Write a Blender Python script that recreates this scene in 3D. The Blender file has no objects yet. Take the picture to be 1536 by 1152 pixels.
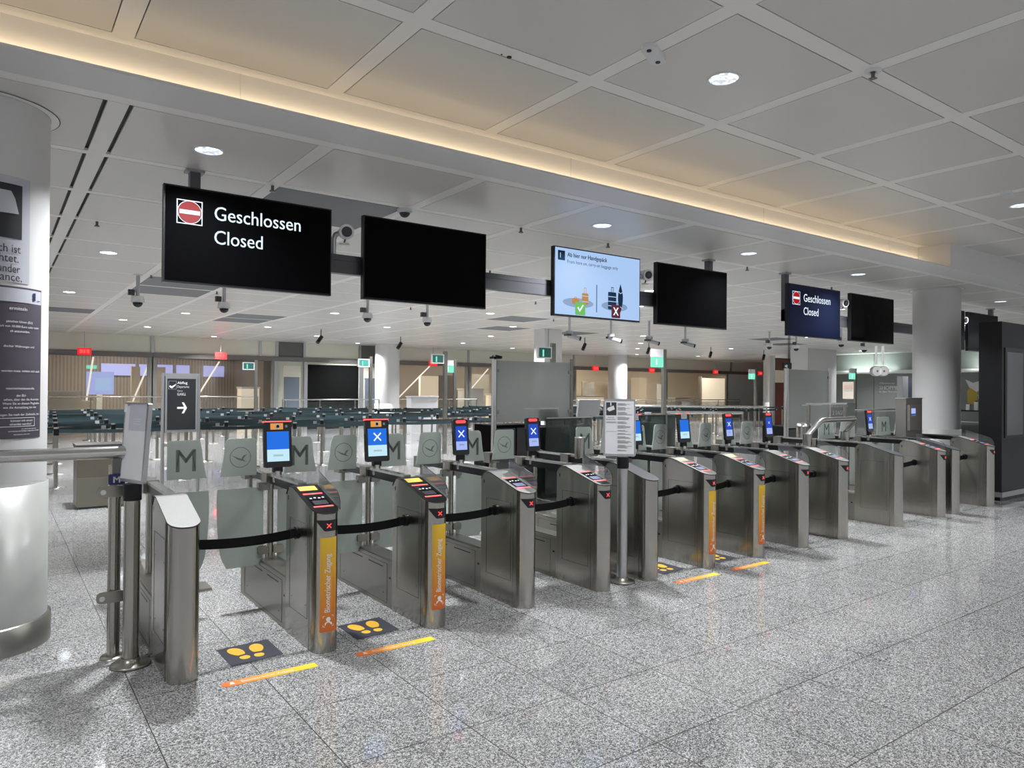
import bpy, math, random
from mathutils import Vector, Matrix
random.seed(7)
S = bpy.context.scene
COL = S.collection
PI = math.pi

# ------------------------------------------------------------------ camera
yaw, pitch, roll, CAMH, FPX = .6276, .0069, .0075, 1.6917, 1072.26
F = Vector((math.sin(yaw)*math.cos(pitch), math.cos(yaw)*math.cos(pitch), math.sin(pitch)))
R0 = Vector((math.cos(yaw), -math.sin(yaw), 0)); U0 = R0.cross(F)
R = R0*math.cos(roll)+U0*math.sin(roll); U = R.cross(F)
cam = bpy.data.cameras.new('camera'); co = bpy.data.objects.new('camera', cam); COL.objects.link(co)
cam.sensor_width = 36; cam.lens = 36*FPX/1536; cam.clip_start = .05; cam.clip_end = 200
co.matrix_world = Matrix(((R.x, U.x, -F.x, 0), (R.y, U.y, -F.y, 0), (R.z, U.z, -F.z, CAMH), (0, 0, 0, 1)))
S.camera = co

# ------------------------------------------------------------------ world and exposure
w = bpy.data.worlds.new('world'); S.world = w; w.use_nodes = True
w.node_tree.nodes['Background'].inputs[0].default_value = (.80, .82, .86, 1)
w.node_tree.nodes['Background'].inputs[1].default_value = .62
S.view_settings.view_transform = 'Standard'; S.view_settings.look = 'None'
S.view_settings.exposure = 0.16; S.view_settings.gamma = 1; S.view_settings.use_curve_mapping = False
S.cycles.use_denoising = True
S.cycles.max_bounces = 8; S.cycles.diffuse_bounces = 5; S.cycles.glossy_bounces = 4
S.cycles.transparent_max_bounces = 24; S.cycles.transmission_bounces = 4
S.cycles.sample_clamp_indirect = 4; S.cycles.caustics_reflective = False; S.cycles.caustics_refractive = False

H1, H2 = 3.856, 3.49            # concourse ceiling, control area ceiling
NEAR_W, FAR_W, COVE_W = 46, 140, .80
COVE_END = 11.2

# ------------------------------------------------------------------ materials
MATS = {}
def mat(name, col=(.5,.5,.5), rough=.5, metal=0., em=None, es=1., spec=.5, alpha=1.):
    m = bpy.data.materials.new(name); m.use_nodes = True; MATS[name] = m
    b = m.node_tree.nodes['Principled BSDF']
    b.inputs['Base Color'].default_value = (*col, 1); b.inputs['Roughness'].default_value = rough
    b.inputs['Metallic'].default_value = metal; b.inputs['Specular IOR Level'].default_value = spec
    if em: b.inputs['Emission Color'].default_value = (*em, 1); b.inputs['Emission Strength'].default_value = es
    if alpha < 1: b.inputs['Alpha'].default_value = alpha
    return m
def nd(m, t, **k):
    n = m.node_tree.nodes.new(t)
    for a, v in k.items(): setattr(n, a, v)
    return n
def lk(m, a, b): m.node_tree.links.new(a, b)
def vary(m, scale=(1,1,1), amt=.12, ns=6., rough=None, bump=0.):
    """soft procedural variation of the base colour / roughness (wear and brushing)"""
    b = m.node_tree.nodes['Principled BSDF']; c = b.inputs['Base Color'].default_value[:3]
    tc = nd(m, 'ShaderNodeTexCoord'); mp = nd(m, 'ShaderNodeMapping'); mp.inputs['Scale'].default_value = scale
    n = nd(m, 'ShaderNodeTexNoise'); n.inputs['Scale'].default_value = ns; n.inputs['Detail'].default_value = 3
    lk(m, tc.outputs['Object'], mp.inputs[0]); lk(m, mp.outputs[0], n.inputs['Vector'])
    r = nd(m, 'ShaderNodeMapRange'); r.inputs[1].default_value = .3; r.inputs[2].default_value = .7
    r.inputs[3].default_value = 1-amt; r.inputs[4].default_value = 1+amt
    lk(m, n.outputs['Fac'], r.inputs[0])
    v = nd(m, 'ShaderNodeVectorMath', operation='SCALE'); v.inputs[0].default_value = c
    lk(m, r.outputs[0], v.inputs['Scale']); lk(m, v.outputs[0], b.inputs['Base Color'])
    if rough:
        r2 = nd(m, 'ShaderNodeMapRange'); r2.inputs[1].default_value = .3; r2.inputs[2].default_value = .7
        r2.inputs[3].default_value = rough[0]; r2.inputs[4].default_value = rough[1]
        lk(m, n.outputs['Fac'], r2.inputs[0]); lk(m, r2.outputs[0], b.inputs['Roughness'])
    if bump:
        bp = nd(m, 'ShaderNodeBump'); bp.inputs['Strength'].default_value = bump; bp.inputs['Distance'].default_value = .002
        lk(m, n.outputs['Fac'], bp.inputs['Height']); lk(m, bp.outputs[0], b.inputs['Normal'])
    return m
def brushed(m, aniso=.9):
    b = m.node_tree.nodes['Principled BSDF']; tn = nd(m, 'ShaderNodeTangent'); tn.direction_type = 'RADIAL'; tn.axis = 'Z'
    b.inputs['Anisotropic'].default_value = aniso; b.inputs['Anisotropic Rotation'].default_value = .25
    lk(m, tn.outputs[0], b.inputs['Tangent']); return m
brushed(vary(mat('steel', (.41,.395,.355), .30, 1), (60,60,.6), .03, 5, (.15,.20)))
vary(mat('steel_side', (.31,.30,.265), .34, 1), (2,2,3), .07, 2, (.30,.38))
mat('steel_bright', (.62,.61,.59), .22, 1)
mat('steel_dark', (.16,.155,.15), .35, 1)
vary(mat('steel_top', (.17,.17,.158), .5, .3), (20,20,20), .04, 4)
mat('alu', (.50,.50,.51), .35, .9)
mat('groove', (.03,.03,.03), .6)
mat('black', (.006,.006,.007), .30, spec=.3)
mat('black_gloss', (.006,.006,.008), .10)
mat('black_matt', (.004,.004,.004), .8, spec=.1)
mat('tv_panel', (.001,.001,.0012), .12, spec=.05)
mat('tv_navy', (.002,.003,.008), .2, em=(.004,.006,.03), es=.45, spec=.12)
mat('beam_grey', (.09,.09,.10), .35, .3)
mat('white_plastic', (.75,.75,.76), .35)
mat('grey_plastic', (.30,.31,.33), .4)
mat('dark_plastic', (.045,.045,.05), .4)
mat('paper', (.72,.72,.74), .6)
mat('ink', (.03,.03,.035), .6)
mat('ink_grey', (.33,.33,.35), .6)
mat('orange_label', (.9,.36,.05), .5, em=(1,.42,.08), es=.35)
mat('orange_deep', (.75,.20,.03), .5)
mat('yellow_label', (.95,.62,.06), .5)
mat('foot_yellow', (.90,.50,.04), .55)
mat('mat_dark', (.035,.035,.05), .7)
mat('white_print', (.85,.85,.85), .5)
mat('white_lit', (.02,.02,.02), .3, em=(.80,.92,1), es=.9)
mat('red_glow', (.8,.05,.04), .4, em=(1,.10,.09), es=1.5)
mat('red_line', (.8,.1,.1), .4, em=(1,.17,.16), es=.8)
mat('red_lamp', (.3,.01,.01), .4, em=(1,.06,.06), es=1.5)
mat('red_sign', (.6,.01,.01), .5, em=(.8,.02,.025), es=.6)
mat('scr_blue', (.01,.01,.01), .25, em=(.017,.155,.72), es=.95, spec=.03)
mat('scr_blue2', (.01,.01,.01), .25, em=(.02,.07,.50), es=.95, spec=.03)
mat('scr_white', (.01,.01,.01), .25, em=(.55,.82,.95), es=.9, spec=.03)
mat('scr_lav', (.01,.01,.01), .25, em=(.42,.52,.95), es=.85, spec=.03)
mat('scr_sky', (.01,.01,.01), .25, em=(.38,.55,.84), es=.95, spec=.03)
mat('scr_navy_ink', (.004,.010,.022), .3, em=(.008,.02,.04), es=.5, spec=.03)
mat('scr_green', (.01,.01,.01), .25, em=(.13,.52,.08), es=.8, spec=.03)
mat('scr_orange', (.01,.01,.01), .25, em=(.58,.24,.03), es=.7, spec=.03)
mat('scr_maroon', (.01,.01,.01), .25, em=(.12,.003,.02), es=.8, spec=.03)
mat('scr_oval', (.01,.01,.01), .25, em=(.22,.33,.50), es=.9, spec=.03)
mat('exit_green', (.01,.01,.01), .25, em=(.22,.80,.58), es=1.0, spec=.2)
mat('exit_dark', (.02,.12,.10), .4)
mat('bulb', (1,1,1), .4, em=(.80,.90,1), es=9)
mat('reflector', (.75,.8,.9), .15, 1)
mat('tube_light', (.1,.1,.1), .4, em=(1,.92,.80), es=.95)
mat('window_blue', (.3,.35,.6), .4, em=(.36,.40,.85), es=.7)
m = mat('belt_green', (.012,.042,.045), .6); b = m.node_tree.nodes['Principled BSDF']
oi = nd(m, 'ShaderNodeObjectInfo'); mr = nd(m, 'ShaderNodeMapRange'); mr.inputs[3].default_value = .25; mr.inputs[4].default_value = 1.9; lk(m, oi.outputs['Random'], mr.inputs[0])
v_ = nd(m, 'ShaderNodeVectorMath', operation='SCALE'); v_.inputs[0].default_value = (.009,.024,.028); lk(m, mr.outputs[0], v_.inputs['Scale']); lk(m, v_.outputs[0], b.inputs['Base Color'])
mat('belt_black', (.004,.004,.004), .7, spec=.2)
mat('column_white', (.66,.65,.64), .5)
mat('ceiling_panel', (.70,.68,.645), .32, spec=.5)
mat('ceiling_band', (.92,.90,.86), .38, spec=.4)
mat('ceiling_vent', (.10,.105,.115), .5)
mat('soffit', (.72,.71,.70), .42)
mat('cove_paint', (.80,.77,.72), .5)
mat('fascia', (.68,.66,.56), .5)
mat('fascia_dark', (.09,.09,.08), .5)
mat('bar_brown', (.14,.13,.12), .45)
mat('hall_brown', (.26,.235,.205), .6)
mat('hall_frame', (.24,.23,.205), .5)
mat('hall_floor', (.35,.30,.26), .25)
mat('hall_cream', (.75,.66,.52), .6)
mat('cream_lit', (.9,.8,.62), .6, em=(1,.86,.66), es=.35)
mat('door_cream', (.52,.52,.44), .5)
mat('door_blue', (.14,.17,.21), .3)
mat('panel_grey', (.21,.22,.215), .4)
mat('wall_greygreen', (.20,.215,.205), .35)
mat('wall_white', (.70,.72,.70), .5)
mat('dark_red', (.10,.015,.008), .5)
mat('kiosk_grey', (.017,.018,.024), .42, spec=.35)
mat('kiosk_black', (.006,.006,.007), .5, spec=.3)
mat('kiosk_screen', (.045,.05,.066), .12)
mat('poster_grey', (.52,.53,.58), .5)
mat('poster_dark', (.075,.065,.085), .5)
mat('poster_ink', (.02,.02,.03), .5)
mat('navy', (.015,.02,.10), .5)
mat('bronze', (.20,.175,.135), .4, .7)
mat('signboard_black', (.018,.020,.022), .25)
mat('red_toy', (.45,.03,.03), .5)
mat('bottle_amber', (.55,.38,.05), .4)

def trans_mat(name, col, fac, gl=.08, rough=.05, transl=True):
    m = bpy.data.materials.new(name); m.use_nodes = True; MATS[name] = m
    nt = m.node_tree; nt.nodes.clear()
    o = nd(m, 'ShaderNodeOutputMaterial'); t = nd(m, 'ShaderNodeBsdfTransparent')
    mix = nd(m, 'ShaderNodeMixShader'); mix.inputs[0].default_value = fac
    d = nd(m, 'ShaderNodeBsdfDiffuse'); d.inputs[0].default_value = (*col, 1)
    if transl:
        tr = nd(m, 'ShaderNodeBsdfTranslucent'); tr.inputs[0].default_value = (*col, 1)
        a = nd(m, 'ShaderNodeMixShader'); a.inputs[0].default_value = .5
        lk(m, d.outputs[0], a.inputs[1]); lk(m, tr.outputs[0], a.inputs[2]); dd = a.outputs[0]
    else: dd = d.outputs[0]
    lk(m, t.outputs[0], mix.inputs[1]); lk(m, dd, mix.inputs[2])
    g = nd(m, 'ShaderNodeBsdfGlossy'); g.inputs['Roughness'].default_value = rough
    fr = nd(m, 'ShaderNodeFresnel'); fr.inputs[0].default_value = 1.35
    mu = nd(m, 'ShaderNodeMath', operation='MULTIPLY'); mu.inputs[1].default_value = gl*6; mu.use_clamp = True
    lk(m, fr.outputs[0], mu.inputs[0])
    m2 = nd(m, 'ShaderNodeMixShader'); lk(m, mu.outputs[0], m2.inputs[0])
    lk(m, mix.outputs[0], m2.inputs[1]); lk(m, g.outputs[0], m2.inputs[2]); lk(m, m2.outputs[0], o.inputs[0])
    return m
trans_mat('glass', (.55,.62,.58), .05, .10)
trans_mat('plexi', (.55,.58,.62), .10, .14)
trans_mat('etch', (.62,.68,.63), .80, .10, .30)
trans_mat('etch_line', (.10,.12,.11), .55, .05, .3)
trans_mat('frost_panel', (.48,.50,.48), .90, .06, .35)
trans_mat('green_glass', (.10,.13,.12), .72, .12)
trans_mat('hall_glass', (.40,.34,.28), .14, .06)

# floor: polished speckled granite in 65 cm squares with thin dark joints
m = mat('granite', (.4,.4,.4), .11, spec=.6); b = m.node_tree.nodes['Principled BSDF']
geo = nd(m, 'ShaderNodeNewGeometry')
nv = nd(m, 'ShaderNodeTexVoronoi'); nv.inputs['Scale'].default_value = 200; lk(m, geo.outputs['Position'], nv.inputs['Vector'])
nb = nd(m, 'ShaderNodeSeparateColor'); lk(m, nv.outputs['Color'], nb.inputs[0])
n1 = nd(m, 'ShaderNodeTexNoise'); n1.inputs['Scale'].default_value = 60; n1.inputs['Detail'].default_value = 2
lk(m, geo.outputs['Position'], n1.inputs['Vector'])
cr = nd(m, 'ShaderNodeValToRGB'); e = cr.color_ramp.elements
e[0].position = .12; e[0].color = (.09,.09,.088,1); e[1].position = .86; e[1].color = (.70,.69,.685,1)
x = e.new(.35); x.color = (.22,.218,.21,1); x = e.new(.62); x.color = (.37,.366,.358,1)
mm = nd(m, 'ShaderNodeMath', operation='MULTIPLY_ADD'); lk(m, n1.outputs['Fac'], mm.inputs[0]); mm.inputs[1].default_value = .9; mm.inputs[2].default_value = -.45
ma = nd(m, 'ShaderNodeMath', operation='ADD'); lk(m, mm.outputs[0], ma.inputs[0]); lk(m, nb.outputs[0], ma.inputs[1]); lk(m, ma.outputs[0], cr.inputs[0])
n2 = nd(m, 'ShaderNodeTexNoise'); n2.inputs['Scale'].default_value = 7; n2.inputs['Detail'].default_value = 3
lk(m, geo.outputs['Position'], n2.inputs['Vector'])
sx = nd(m, 'ShaderNodeSeparateXYZ'); lk(m, geo.outputs['Position'], sx.inputs[0])
def mth(op, a, b_=None, c=None):
    n = nd(m, 'ShaderNodeMath', operation=op)
    for k, v in enumerate((a, b_, c)):
        if v is None: continue
        if isinstance(v, (int, float)): n.inputs[k].default_value = v
        else: lk(m, v, n.inputs[k])
    return n.outputs[0]
T = .65; gr = []; ids = []
for ax, off in ((0, 1.945), (1, 1.72)):
    p = mth('DIVIDE', mth('SUBTRACT', sx.outputs[ax], off-T*40), T)
    f_ = mth('ABSOLUTE', mth('SUBTRACT', mth('FRACT', p), .5)); gr.append(mth('GREATER_THAN', f_, .5-.0042)); ids.append(mth('FLOOR', p))
joint = mth('MAXIMUM', gr[0], gr[1])
cx = nd(m, 'ShaderNodeCombineXYZ'); lk(m, ids[0], cx.inputs[0]); lk(m, ids[1], cx.inputs[1])
wn = nd(m, 'ShaderNodeTexWhiteNoise'); lk(m, cx.outputs[0], wn.inputs['Vector'])
k = mth('MULTIPLY_ADD', wn.outputs['Value'], .08, .92); k = mth('MULTIPLY', k, mth('MULTIPLY_ADD', n2.outputs['Fac'], .3, .85))
sc_ = nd(m, 'ShaderNodeVectorMath', operation='SCALE'); lk(m, cr.outputs[0], sc_.inputs[0]); lk(m, k, sc_.inputs['Scale'])
mx = nd(m, 'ShaderNodeMix', data_type='RGBA'); lk(m, joint, mx.inputs[0]); lk(m, sc_.outputs[0], mx.inputs[6]); mx.inputs[7].default_value = (.07,.068,.065,1)
lk(m, mx.outputs[2], b.inputs['Base Color'])
rr = mth('MULTIPLY_ADD', n2.outputs['Fac'], .05, .035); lk(m, rr, b.inputs['Roughness'])

def ramp_mat(name, axis, lo, hi, c0, c1, rough=.5, es=0.):
    """a printed colour gradient along one local axis"""
    m = mat(name, c0, rough); b = m.node_tree.nodes['Principled BSDF']
    tc = nd(m, 'ShaderNodeTexCoord'); s = nd(m, 'ShaderNodeSeparateXYZ'); lk(m, tc.outputs['Object'], s.inputs[0])
    mr = nd(m, 'ShaderNodeMapRange'); mr.inputs[1].default_value = lo; mr.inputs[2].default_value = hi
    lk(m, s.outputs[axis], mr.inputs[0])
    c = nd(m, 'ShaderNodeValToRGB'); c.color_ramp.elements[0].color = (*c0, 1); c.color_ramp.elements[1].color = (*c1, 1)
    lk(m, mr.outputs[0], c.inputs[0]); lk(m, c.outputs[0], b.inputs['Base Color'])
    if es: lk(m, c.outputs[0], b.inputs['Emission Color']); b.inputs['Emission Strength'].default_value = es
    return m
ramp_mat('sticker_grad', 2, .14, .72, (.62,.13,.02), (.78,.50,.03), .45)
ramp_mat('strip_grad', 0, -.27, .22, (.85,.16,.03), (.95,.66,.04), .5)
# ribbed hall wall
m = mat('hall_ribs', (.30,.25,.21), .6); b = m.node_tree.nodes['Principled BSDF']
g2 = nd(m, 'ShaderNodeNewGeometry'); wv = nd(m, 'ShaderNodeTexWave'); wv.inputs['Scale'].default_value = 2.4
lk(m, g2.outputs['Position'], wv.inputs['Vector'])
c = nd(m, 'ShaderNodeValToRGB'); c.color_ramp.elements[0].color = (.19,.17,.15,1); c.color_ramp.elements[1].color = (.31,.28,.245,1)
lk(m, wv.outputs['Fac'], c.inputs[0]); lk(m, c.outputs[0], b.inputs['Base Color'])

# ------------------------------------------------------------------ geometry helpers
_txt = {}
def text_geo(s):
    if s not in _txt:
        cu = bpy.data.curves.new('t', 'FONT'); cu.body = s; cu.size = 1; cu.resolution_u = 3
        ob = bpy.data.objects.new('t', cu); COL.objects.link(ob)
        dg = bpy.context.evaluated_depsgraph_get(); me = ob.evaluated_get(dg).to_mesh()
        v = [(p.co.x, p.co.y) for p in me.vertices]; f = [tuple(q.vertices) for q in me.polygons]
        ob.evaluated_get(dg).to_mesh_clear(); bpy.data.objects.remove(ob); bpy.data.curves.remove(cu)
        if v:
            x0 = min(p[0] for p in v); x1 = max(p[0] for p in v)
            v = [(p[0]-x0, p[1]) for p in v]; _txt[s] = (v, f, x1-x0)
        else: _txt[s] = ([], [], 1)
    return _txt[s]

class MB:
    def __init__(s): s.v = []; s.f = []; s.m = []; s.s = []; s.mats = []; s.M = Matrix()
    def mi(s, m):
        if m not in s.mats: s.mats.append(m)
        return s.mats.index(m)
    def add(s, vs, fs, m, sm=False):
        o = len(s.v); s.v += [tuple(s.M @ Vector(p)) for p in vs]; k = s.mi(m)
        for f in fs: s.f.append(tuple(i+o for i in f)); s.m.append(k); s.s.append(sm)
        return s
    def box(s, x0, x1, y0, y1, z0, z1, m):
        v = [(x, y, z) for x in (x0, x1) for y in (y0, y1) for z in (z0, z1)]
        return s.add(v, [(0,1,3,2), (4,6,7,5), (0,4,5,1), (2,3,7,6), (0,2,6,4), (1,5,7,3)], m)
    def rbox(s, x0, x1, y0, y1, z0, z1, r, m, axis='y', n=4):
        """box whose outline (seen along axis) has rounded corners"""
        a0, a1, b0, b1 = {'y': (x0, x1, z0, z1), 'z': (x0, x1, y0, y1), 'x': (y0, y1, z0, z1)}[axis]
        P = []
        for cx_, cy_, t0 in ((a1-r, b1-r, 0), (a0+r, b1-r, 90), (a0+r, b0+r, 180), (a1-r, b0+r, 270)):
            for k in range(n+1):
                t = math.radians(t0+90*k/n); P.append((cx_+r*math.cos(t), cy_+r*math.sin(t)))
        d = {'y': (y0, y1), 'z': (z0, z1), 'x': (x0, x1)}[axis]
        return s.prism(P, axis, d[0], d[1], m)
    def prism(s, P, axis, a, b, m, sm=False):
        mk = {'y': lambda p, d: (p[0], d, p[1]), 'z': lambda p, d: (p[0], p[1], d), 'x': lambda p, d: (d, p[0], p[1])}[axis]
        n = len(P); v = [mk(p, a) for p in P]+[mk(p, b) for p in P]
        s.add(v, [tuple(range(n)), tuple(range(2*n-1, n-1, -1))], m)
        return s.add(v, [(i, (i+1) % n, n+(i+1) % n, n+i) for i in range(n)], m, sm)
    def poly(s, P, m): return s.add(P, [tuple(range(len(P)))], m)
    def cyl(s, p0, p1, r, m, n=16, r2=None, caps=True):
        p0 = Vector(p0); p1 = Vector(p1); r2 = r if r2 is None else r2; d = (p1-p0).normalized()
        a = d.orthogonal().normalized(); b = d.cross(a); v = []
        for c_, rr in ((p0, r), (p1, r2)):
            for k in range(n):
                t = 2*PI*k/n; v.append(c_+(a*math.cos(t)+b*math.sin(t))*rr)
        s.add(v, [(i, (i+1) % n, n+(i+1) % n, n+i) for i in range(n)], m, True)
        if caps: s.add(v, [tuple(range(n-1, -1, -1)), tuple(range(n, 2*n))], m)
        return s
    def tube(s, pts, r, m, n=12):
        pts = [Vector(p) for p in pts]; v = []; N = len(pts); up = None
        for i, p in enumerate(pts):
            d = ((pts[min(i+1, N-1)]-p).normalized()+(p-pts[max(i-1, 0)]).normalized()).normalized()
            if up is None: up = d.orthogonal().normalized()
            a = (up-d*up.dot(d)).normalized(); up = a; b = d.cross(a)
            v += [p+(a*math.cos(2*PI*k/n)+b*math.sin(2*PI*k/n))*r for k in range(n)]
        s.add(v, [(j*n+i, j*n+(i+1) % n, (j+1)*n+(i+1) % n, (j+1)*n+i) for j in range(N-1) for i in range(n)], m, True)
        return s.add(v, [tuple(range(n-1, -1, -1)), tuple(range((N-1)*n, N*n))], m)
    def lathe(s, prof, o, m, n=32, axis='z'):
        o = Vector(o); v = []
        for r, z in prof:
            for k in range(n):
                t = 2*PI*k/n; q = (r*math.cos(t), r*math.sin(t), z)
                v.append(o+Vector(q if axis == 'z' else (q[0], q[2], q[1])))
        return s.add(v, [(j*n+i, j*n+(i+1) % n, (j+1)*n+(i+1) % n, (j+1)*n+i) for j in range(len(prof)-1) for i in range(n)], m, True)
    def disc(s, c, r, m, n=24, ax=(1,0,0), ay=(0,0,1), ry=None, r0=0):
        c = Vector(c); ax = Vector(ax); ay = Vector(ay); ry = ry or r
        P = [c+ax*math.cos(2*PI*k/n)*r+ay*math.sin(2*PI*k/n)*ry for k in range(n)]
        if r0:
            Q = [c+(p-c)*r0 for p in P]
            return s.add(P+Q, [(i, (i+1) % n, n+(i+1) % n, n+i) for i in range(n)], m)
        return s.poly(P, m)
    def sphere(s, c, r, m, n=16, h=8, z0=-1, z1=1):
        prof = []
        a0, a1 = math.asin(z0), math.asin(z1)
        for k in range(h+1):
            t = a0+(a1-a0)*k/h; prof.append((max(r*math.cos(t), 1e-4), r*math.sin(t)))
        return s.lathe(prof, c, m, n)
    def text(s, t, size, o, m, ux=(1,0,0), uy=(0,0,1), fit=None, fn=None, center=False, bold=0):
        v, f, wd = text_geo(t)
        if not v: return s
        kx = (fit/(wd*size)) if fit else 1; off = -wd*size*kx/2 if center else 0
        o = Vector(o); ux = Vector(ux); uy = Vector(uy)
        for db in ([0, bold] if bold else [0]):
            P = [((p[0]*size*kx+off+db), p[1]*size) for p in v]
            s.add([fn(*p) for p in P] if fn else [o+ux*p[0]+uy*p[1] for p in P], f, m)
        return s
    def build(s, name, parent=None, label=None, cat=None, group=None, kind=None, loc=None, rz=0, bevel=0, smooth_all=False):
        me = bpy.data.meshes.new(name); me.from_pydata(s.v, [], s.f)
        for k in s.mats: me.materials.append(MATS[k])
        me.polygons.foreach_set('material_index', s.m); me.polygons.foreach_set('use_smooth', s.s); me.update()
        o = bpy.data.objects.new(name, me); COL.objects.link(o)
        if parent: o.parent = parent
        if loc: o.location = loc
        if rz: o.rotation_euler = (0, 0, rz)
        if label: o['label'] = label
        if cat: o['category'] = cat
        if group: o['group'] = group
        if kind: o['kind'] = kind
        if bevel:
            bm = o.modifiers.new('bevel', 'BEVEL'); bm.width = bevel; bm.segments = 2; bm.limit_method = 'ANGLE'
        return o
def thing(name, label, cat, loc=(0,0,0), rz=0, group=None):
    o = bpy.data.objects.new(name, None); COL.objects.link(o); o.location = loc; o.rotation_euler = (0, 0, rz)
    o.empty_display_size = .1; o['label'] = label; o['category'] = cat
    if group: o['group'] = group
    return o
def copy_tree(o, parent=None):
    c = o.copy(); COL.objects.link(c); c.parent = parent
    for ch in list(o.children): copy_tree(ch, c)
    return c
def area(name, loc, target, power, col, sx, sy=None, spread=PI, shape=None):
    l = bpy.data.lights.new(name, 'AREA'); l.energy = power; l.color = col; l.size = sx
    l.shape = shape or ('RECTANGLE' if sy else 'DISK')
    if sy: l.size_y = sy
    l.spread = spread
    o = bpy.data.objects.new(name, l); COL.objects.link(o); o.location = loc
    o.rotation_euler = (Vector(target)-Vector(loc)).to_track_quat('-Z', 'Y').to_euler()
    return o

# ================================================================== SETTING
XA, XB, YA, YB = -7., 46., -6., 36.
mb = MB(); mb.box(XA, XB, YA, YB, -.1, 0, 'granite'); mb.build('floor', kind='structure')

def grid_ceiling(xj, yj, z, bw_x, bw_y, gapf, vents=(), x0=None, x1=None, y0=None, y1=None):
    """flush metal ceiling: panels between light bands, thin shadow gaps round every panel"""
    mb = MB(); g = .009
    mb.box(x0, x1, y0, y1, z+.03, z+.05, 'groove')
    xs = [x0]+xj+[x1]; ys = [y0]+yj+[y1]
    for i in range(len(xs)-1):
        a = xs[i]+(bw_x/2 if i else 0); b_ = xs[i+1]-(bw_x/2 if i < len(xs)-2 else 0)
        ga = gapf(i, 0); gb = gapf(i, 1)
        for j in range(len(ys)-1):
            c = ys[j]+(bw_y/2 if j else 0); d = ys[j+1]-(bw_y/2 if j < len(ys)-2 else 0)
            if d-c < .05 or b_-a < .05: continue
            v = (i, j) in vents
            mb.box(a+ga, b_-gb, c+g, d-g, z, z+.02, 'ceiling_vent' if v else 'ceiling_panel')
    for x in xj: mb.box(x-bw_x/2, x+bw_x/2, y0, y1, z, z+.02, 'ceiling_band')
    for y in yj:
        for i in range(len(xs)-1):
            a = xs[i]+(bw_x/2 if i else 0); b_ = xs[i+1]-(bw_x/2 if i < len(xs)-2 else 0)
            mb.box(a, b_, y-bw_y/2, y+bw_y/2, z, z+.02, 'ceiling_band')
    return mb
xj = [2.0+1.373*k for k in range(-6, 20)]
mb = grid_ceiling([x for x in xj if x < 29], [3.734-1.237*k for k in range(7, -1, -1)], H1, .12, .12,
                  lambda i, s: .007, x0=XA, x1=29.5, y0=YA, y1=4.98)
mb.box(XA, 29.5, 4.98, 5.10, H1, H1+.02, 'ceiling_band')
mb.build('ceiling', kind='structure')
xj2 = [.627+1.373*k for k in range(-5, 32)]
yj2 = [6.375+1.2986*k for k in range(0, 17)]
i1 = xj2.index(.627)
def gf(i, s):                      # the strip over the left column has wide open shadow gaps
    if (i == i1 and s == 1) or (i == i1+1 and s == 0): return .028
    return .006
V = {(i1+2, 1), (i1+2, 6), (i1+2, 7), (i1+4, 10), (i1+4, 11), (i1+1, 11), (i1+8, 7), (i1+9, 9), (i1+11, 9), (i1+16, 7), (i1+18, 8)}
mb = grid_ceiling(xj2, yj2, H2, .12, .09, gf, V, XA, XB, 5.14, 28.3)
mb.build('ceiling', kind='structure')
# dropped edge between the two ceilings: lip, pocket and washed back face
mb = MB()
mb.box(XA, XB, 4.65, 5.02, H2, H2+.018, 'soffit')
mb.box(XA, XB, 5.027, 5.135, H2, H2+.018, 'ceiling_band')
mb.box(XA, XB, 5.10, 5.13, H2+.018, H1+.05, 'cove_paint')
mb.box(COVE_END, XB, 4.65, 5.10, H2+.018, H1+.02, 'soffit')
for x in range(-5, 11, 3): mb.box(x+.36, x+.364, 5.096, 5.1, H2+.02, H1, 'soffit')
mb.build('trim_1', kind='structure')
L = area('cove_light', ((XA+COVE_END)/2, 5.01, H2+.10), ((XA+COVE_END)/2, 5.10, H2+.16), COVE_W*(COVE_END-XA), (1,.79,.52), COVE_END-XA, .03, spread=math.radians(112))

# rear glass front, its fascia and the lit hall behind
YW = 28.3
mb = MB()
mb.box(XA, 9.0, YW, YW+.1, 2.90, H2, 'fascia'); mb.box(9.1, 10.1, YW, YW+.1, 2.90, H2, 'fascia_dark')
mb.box(10.2, 12.5, YW, YW+.1, 2.90, H2, 'fascia'); mb.box(12.6, 13.9, YW, YW+.1, 2.90, H2, 'fascia_dark')
mb.box(14.0, XB, YW, YW+.1, 2.90, H2, 'fascia')
mb.box(XA, XB, YW-.06, YW+.12, 2.72, 2.90, 'bar_brown')
for x in (4.6, 8.4, 9.05, 10.15, 12.55, 13.95, 18, 24.5, 31.5, 37.5): mb.box(x-.05, x+.05, YW-.05, YW+.1, 2.9, H2, 'alu')
mb.box(9.0, 14.2, YW, YW+.1, 0, 2.72, 'door_cream')      # solid part with doors and a dark opening
mb.box(10.3, 12.5, YW-.01, YW, 0, 2.62, 'black_matt')
for x in (9.0, 10.2, 12.6, 14.2): mb.box(x-.07, x+.07, YW-.08, YW, 0, 2.72, 'alu')
mb.box(37.2, XB, YW+.02, YW+.1, 0, 2.72, 'wall_white')
mb.build('wall_back', kind='structure')
for k, (a, b_) in enumerate(((9.35, 9.95), (12.8, 13.55))):
    mb = MB(); mb.box(a, b_, YW-.03, YW, 0, 2.1, 'door_blue'); mb.box(a-.06, b_+.06, YW-.02, YW, 2.1, 2.55, 'fascia')
    d = mb.build('door_%d' % (k+1), kind='structure')
    MB().box(a+.04, a+.07, YW-.08, YW-.03, .9, 1.2, 'alu').build('door_handle', d)
nwin = 0
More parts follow.
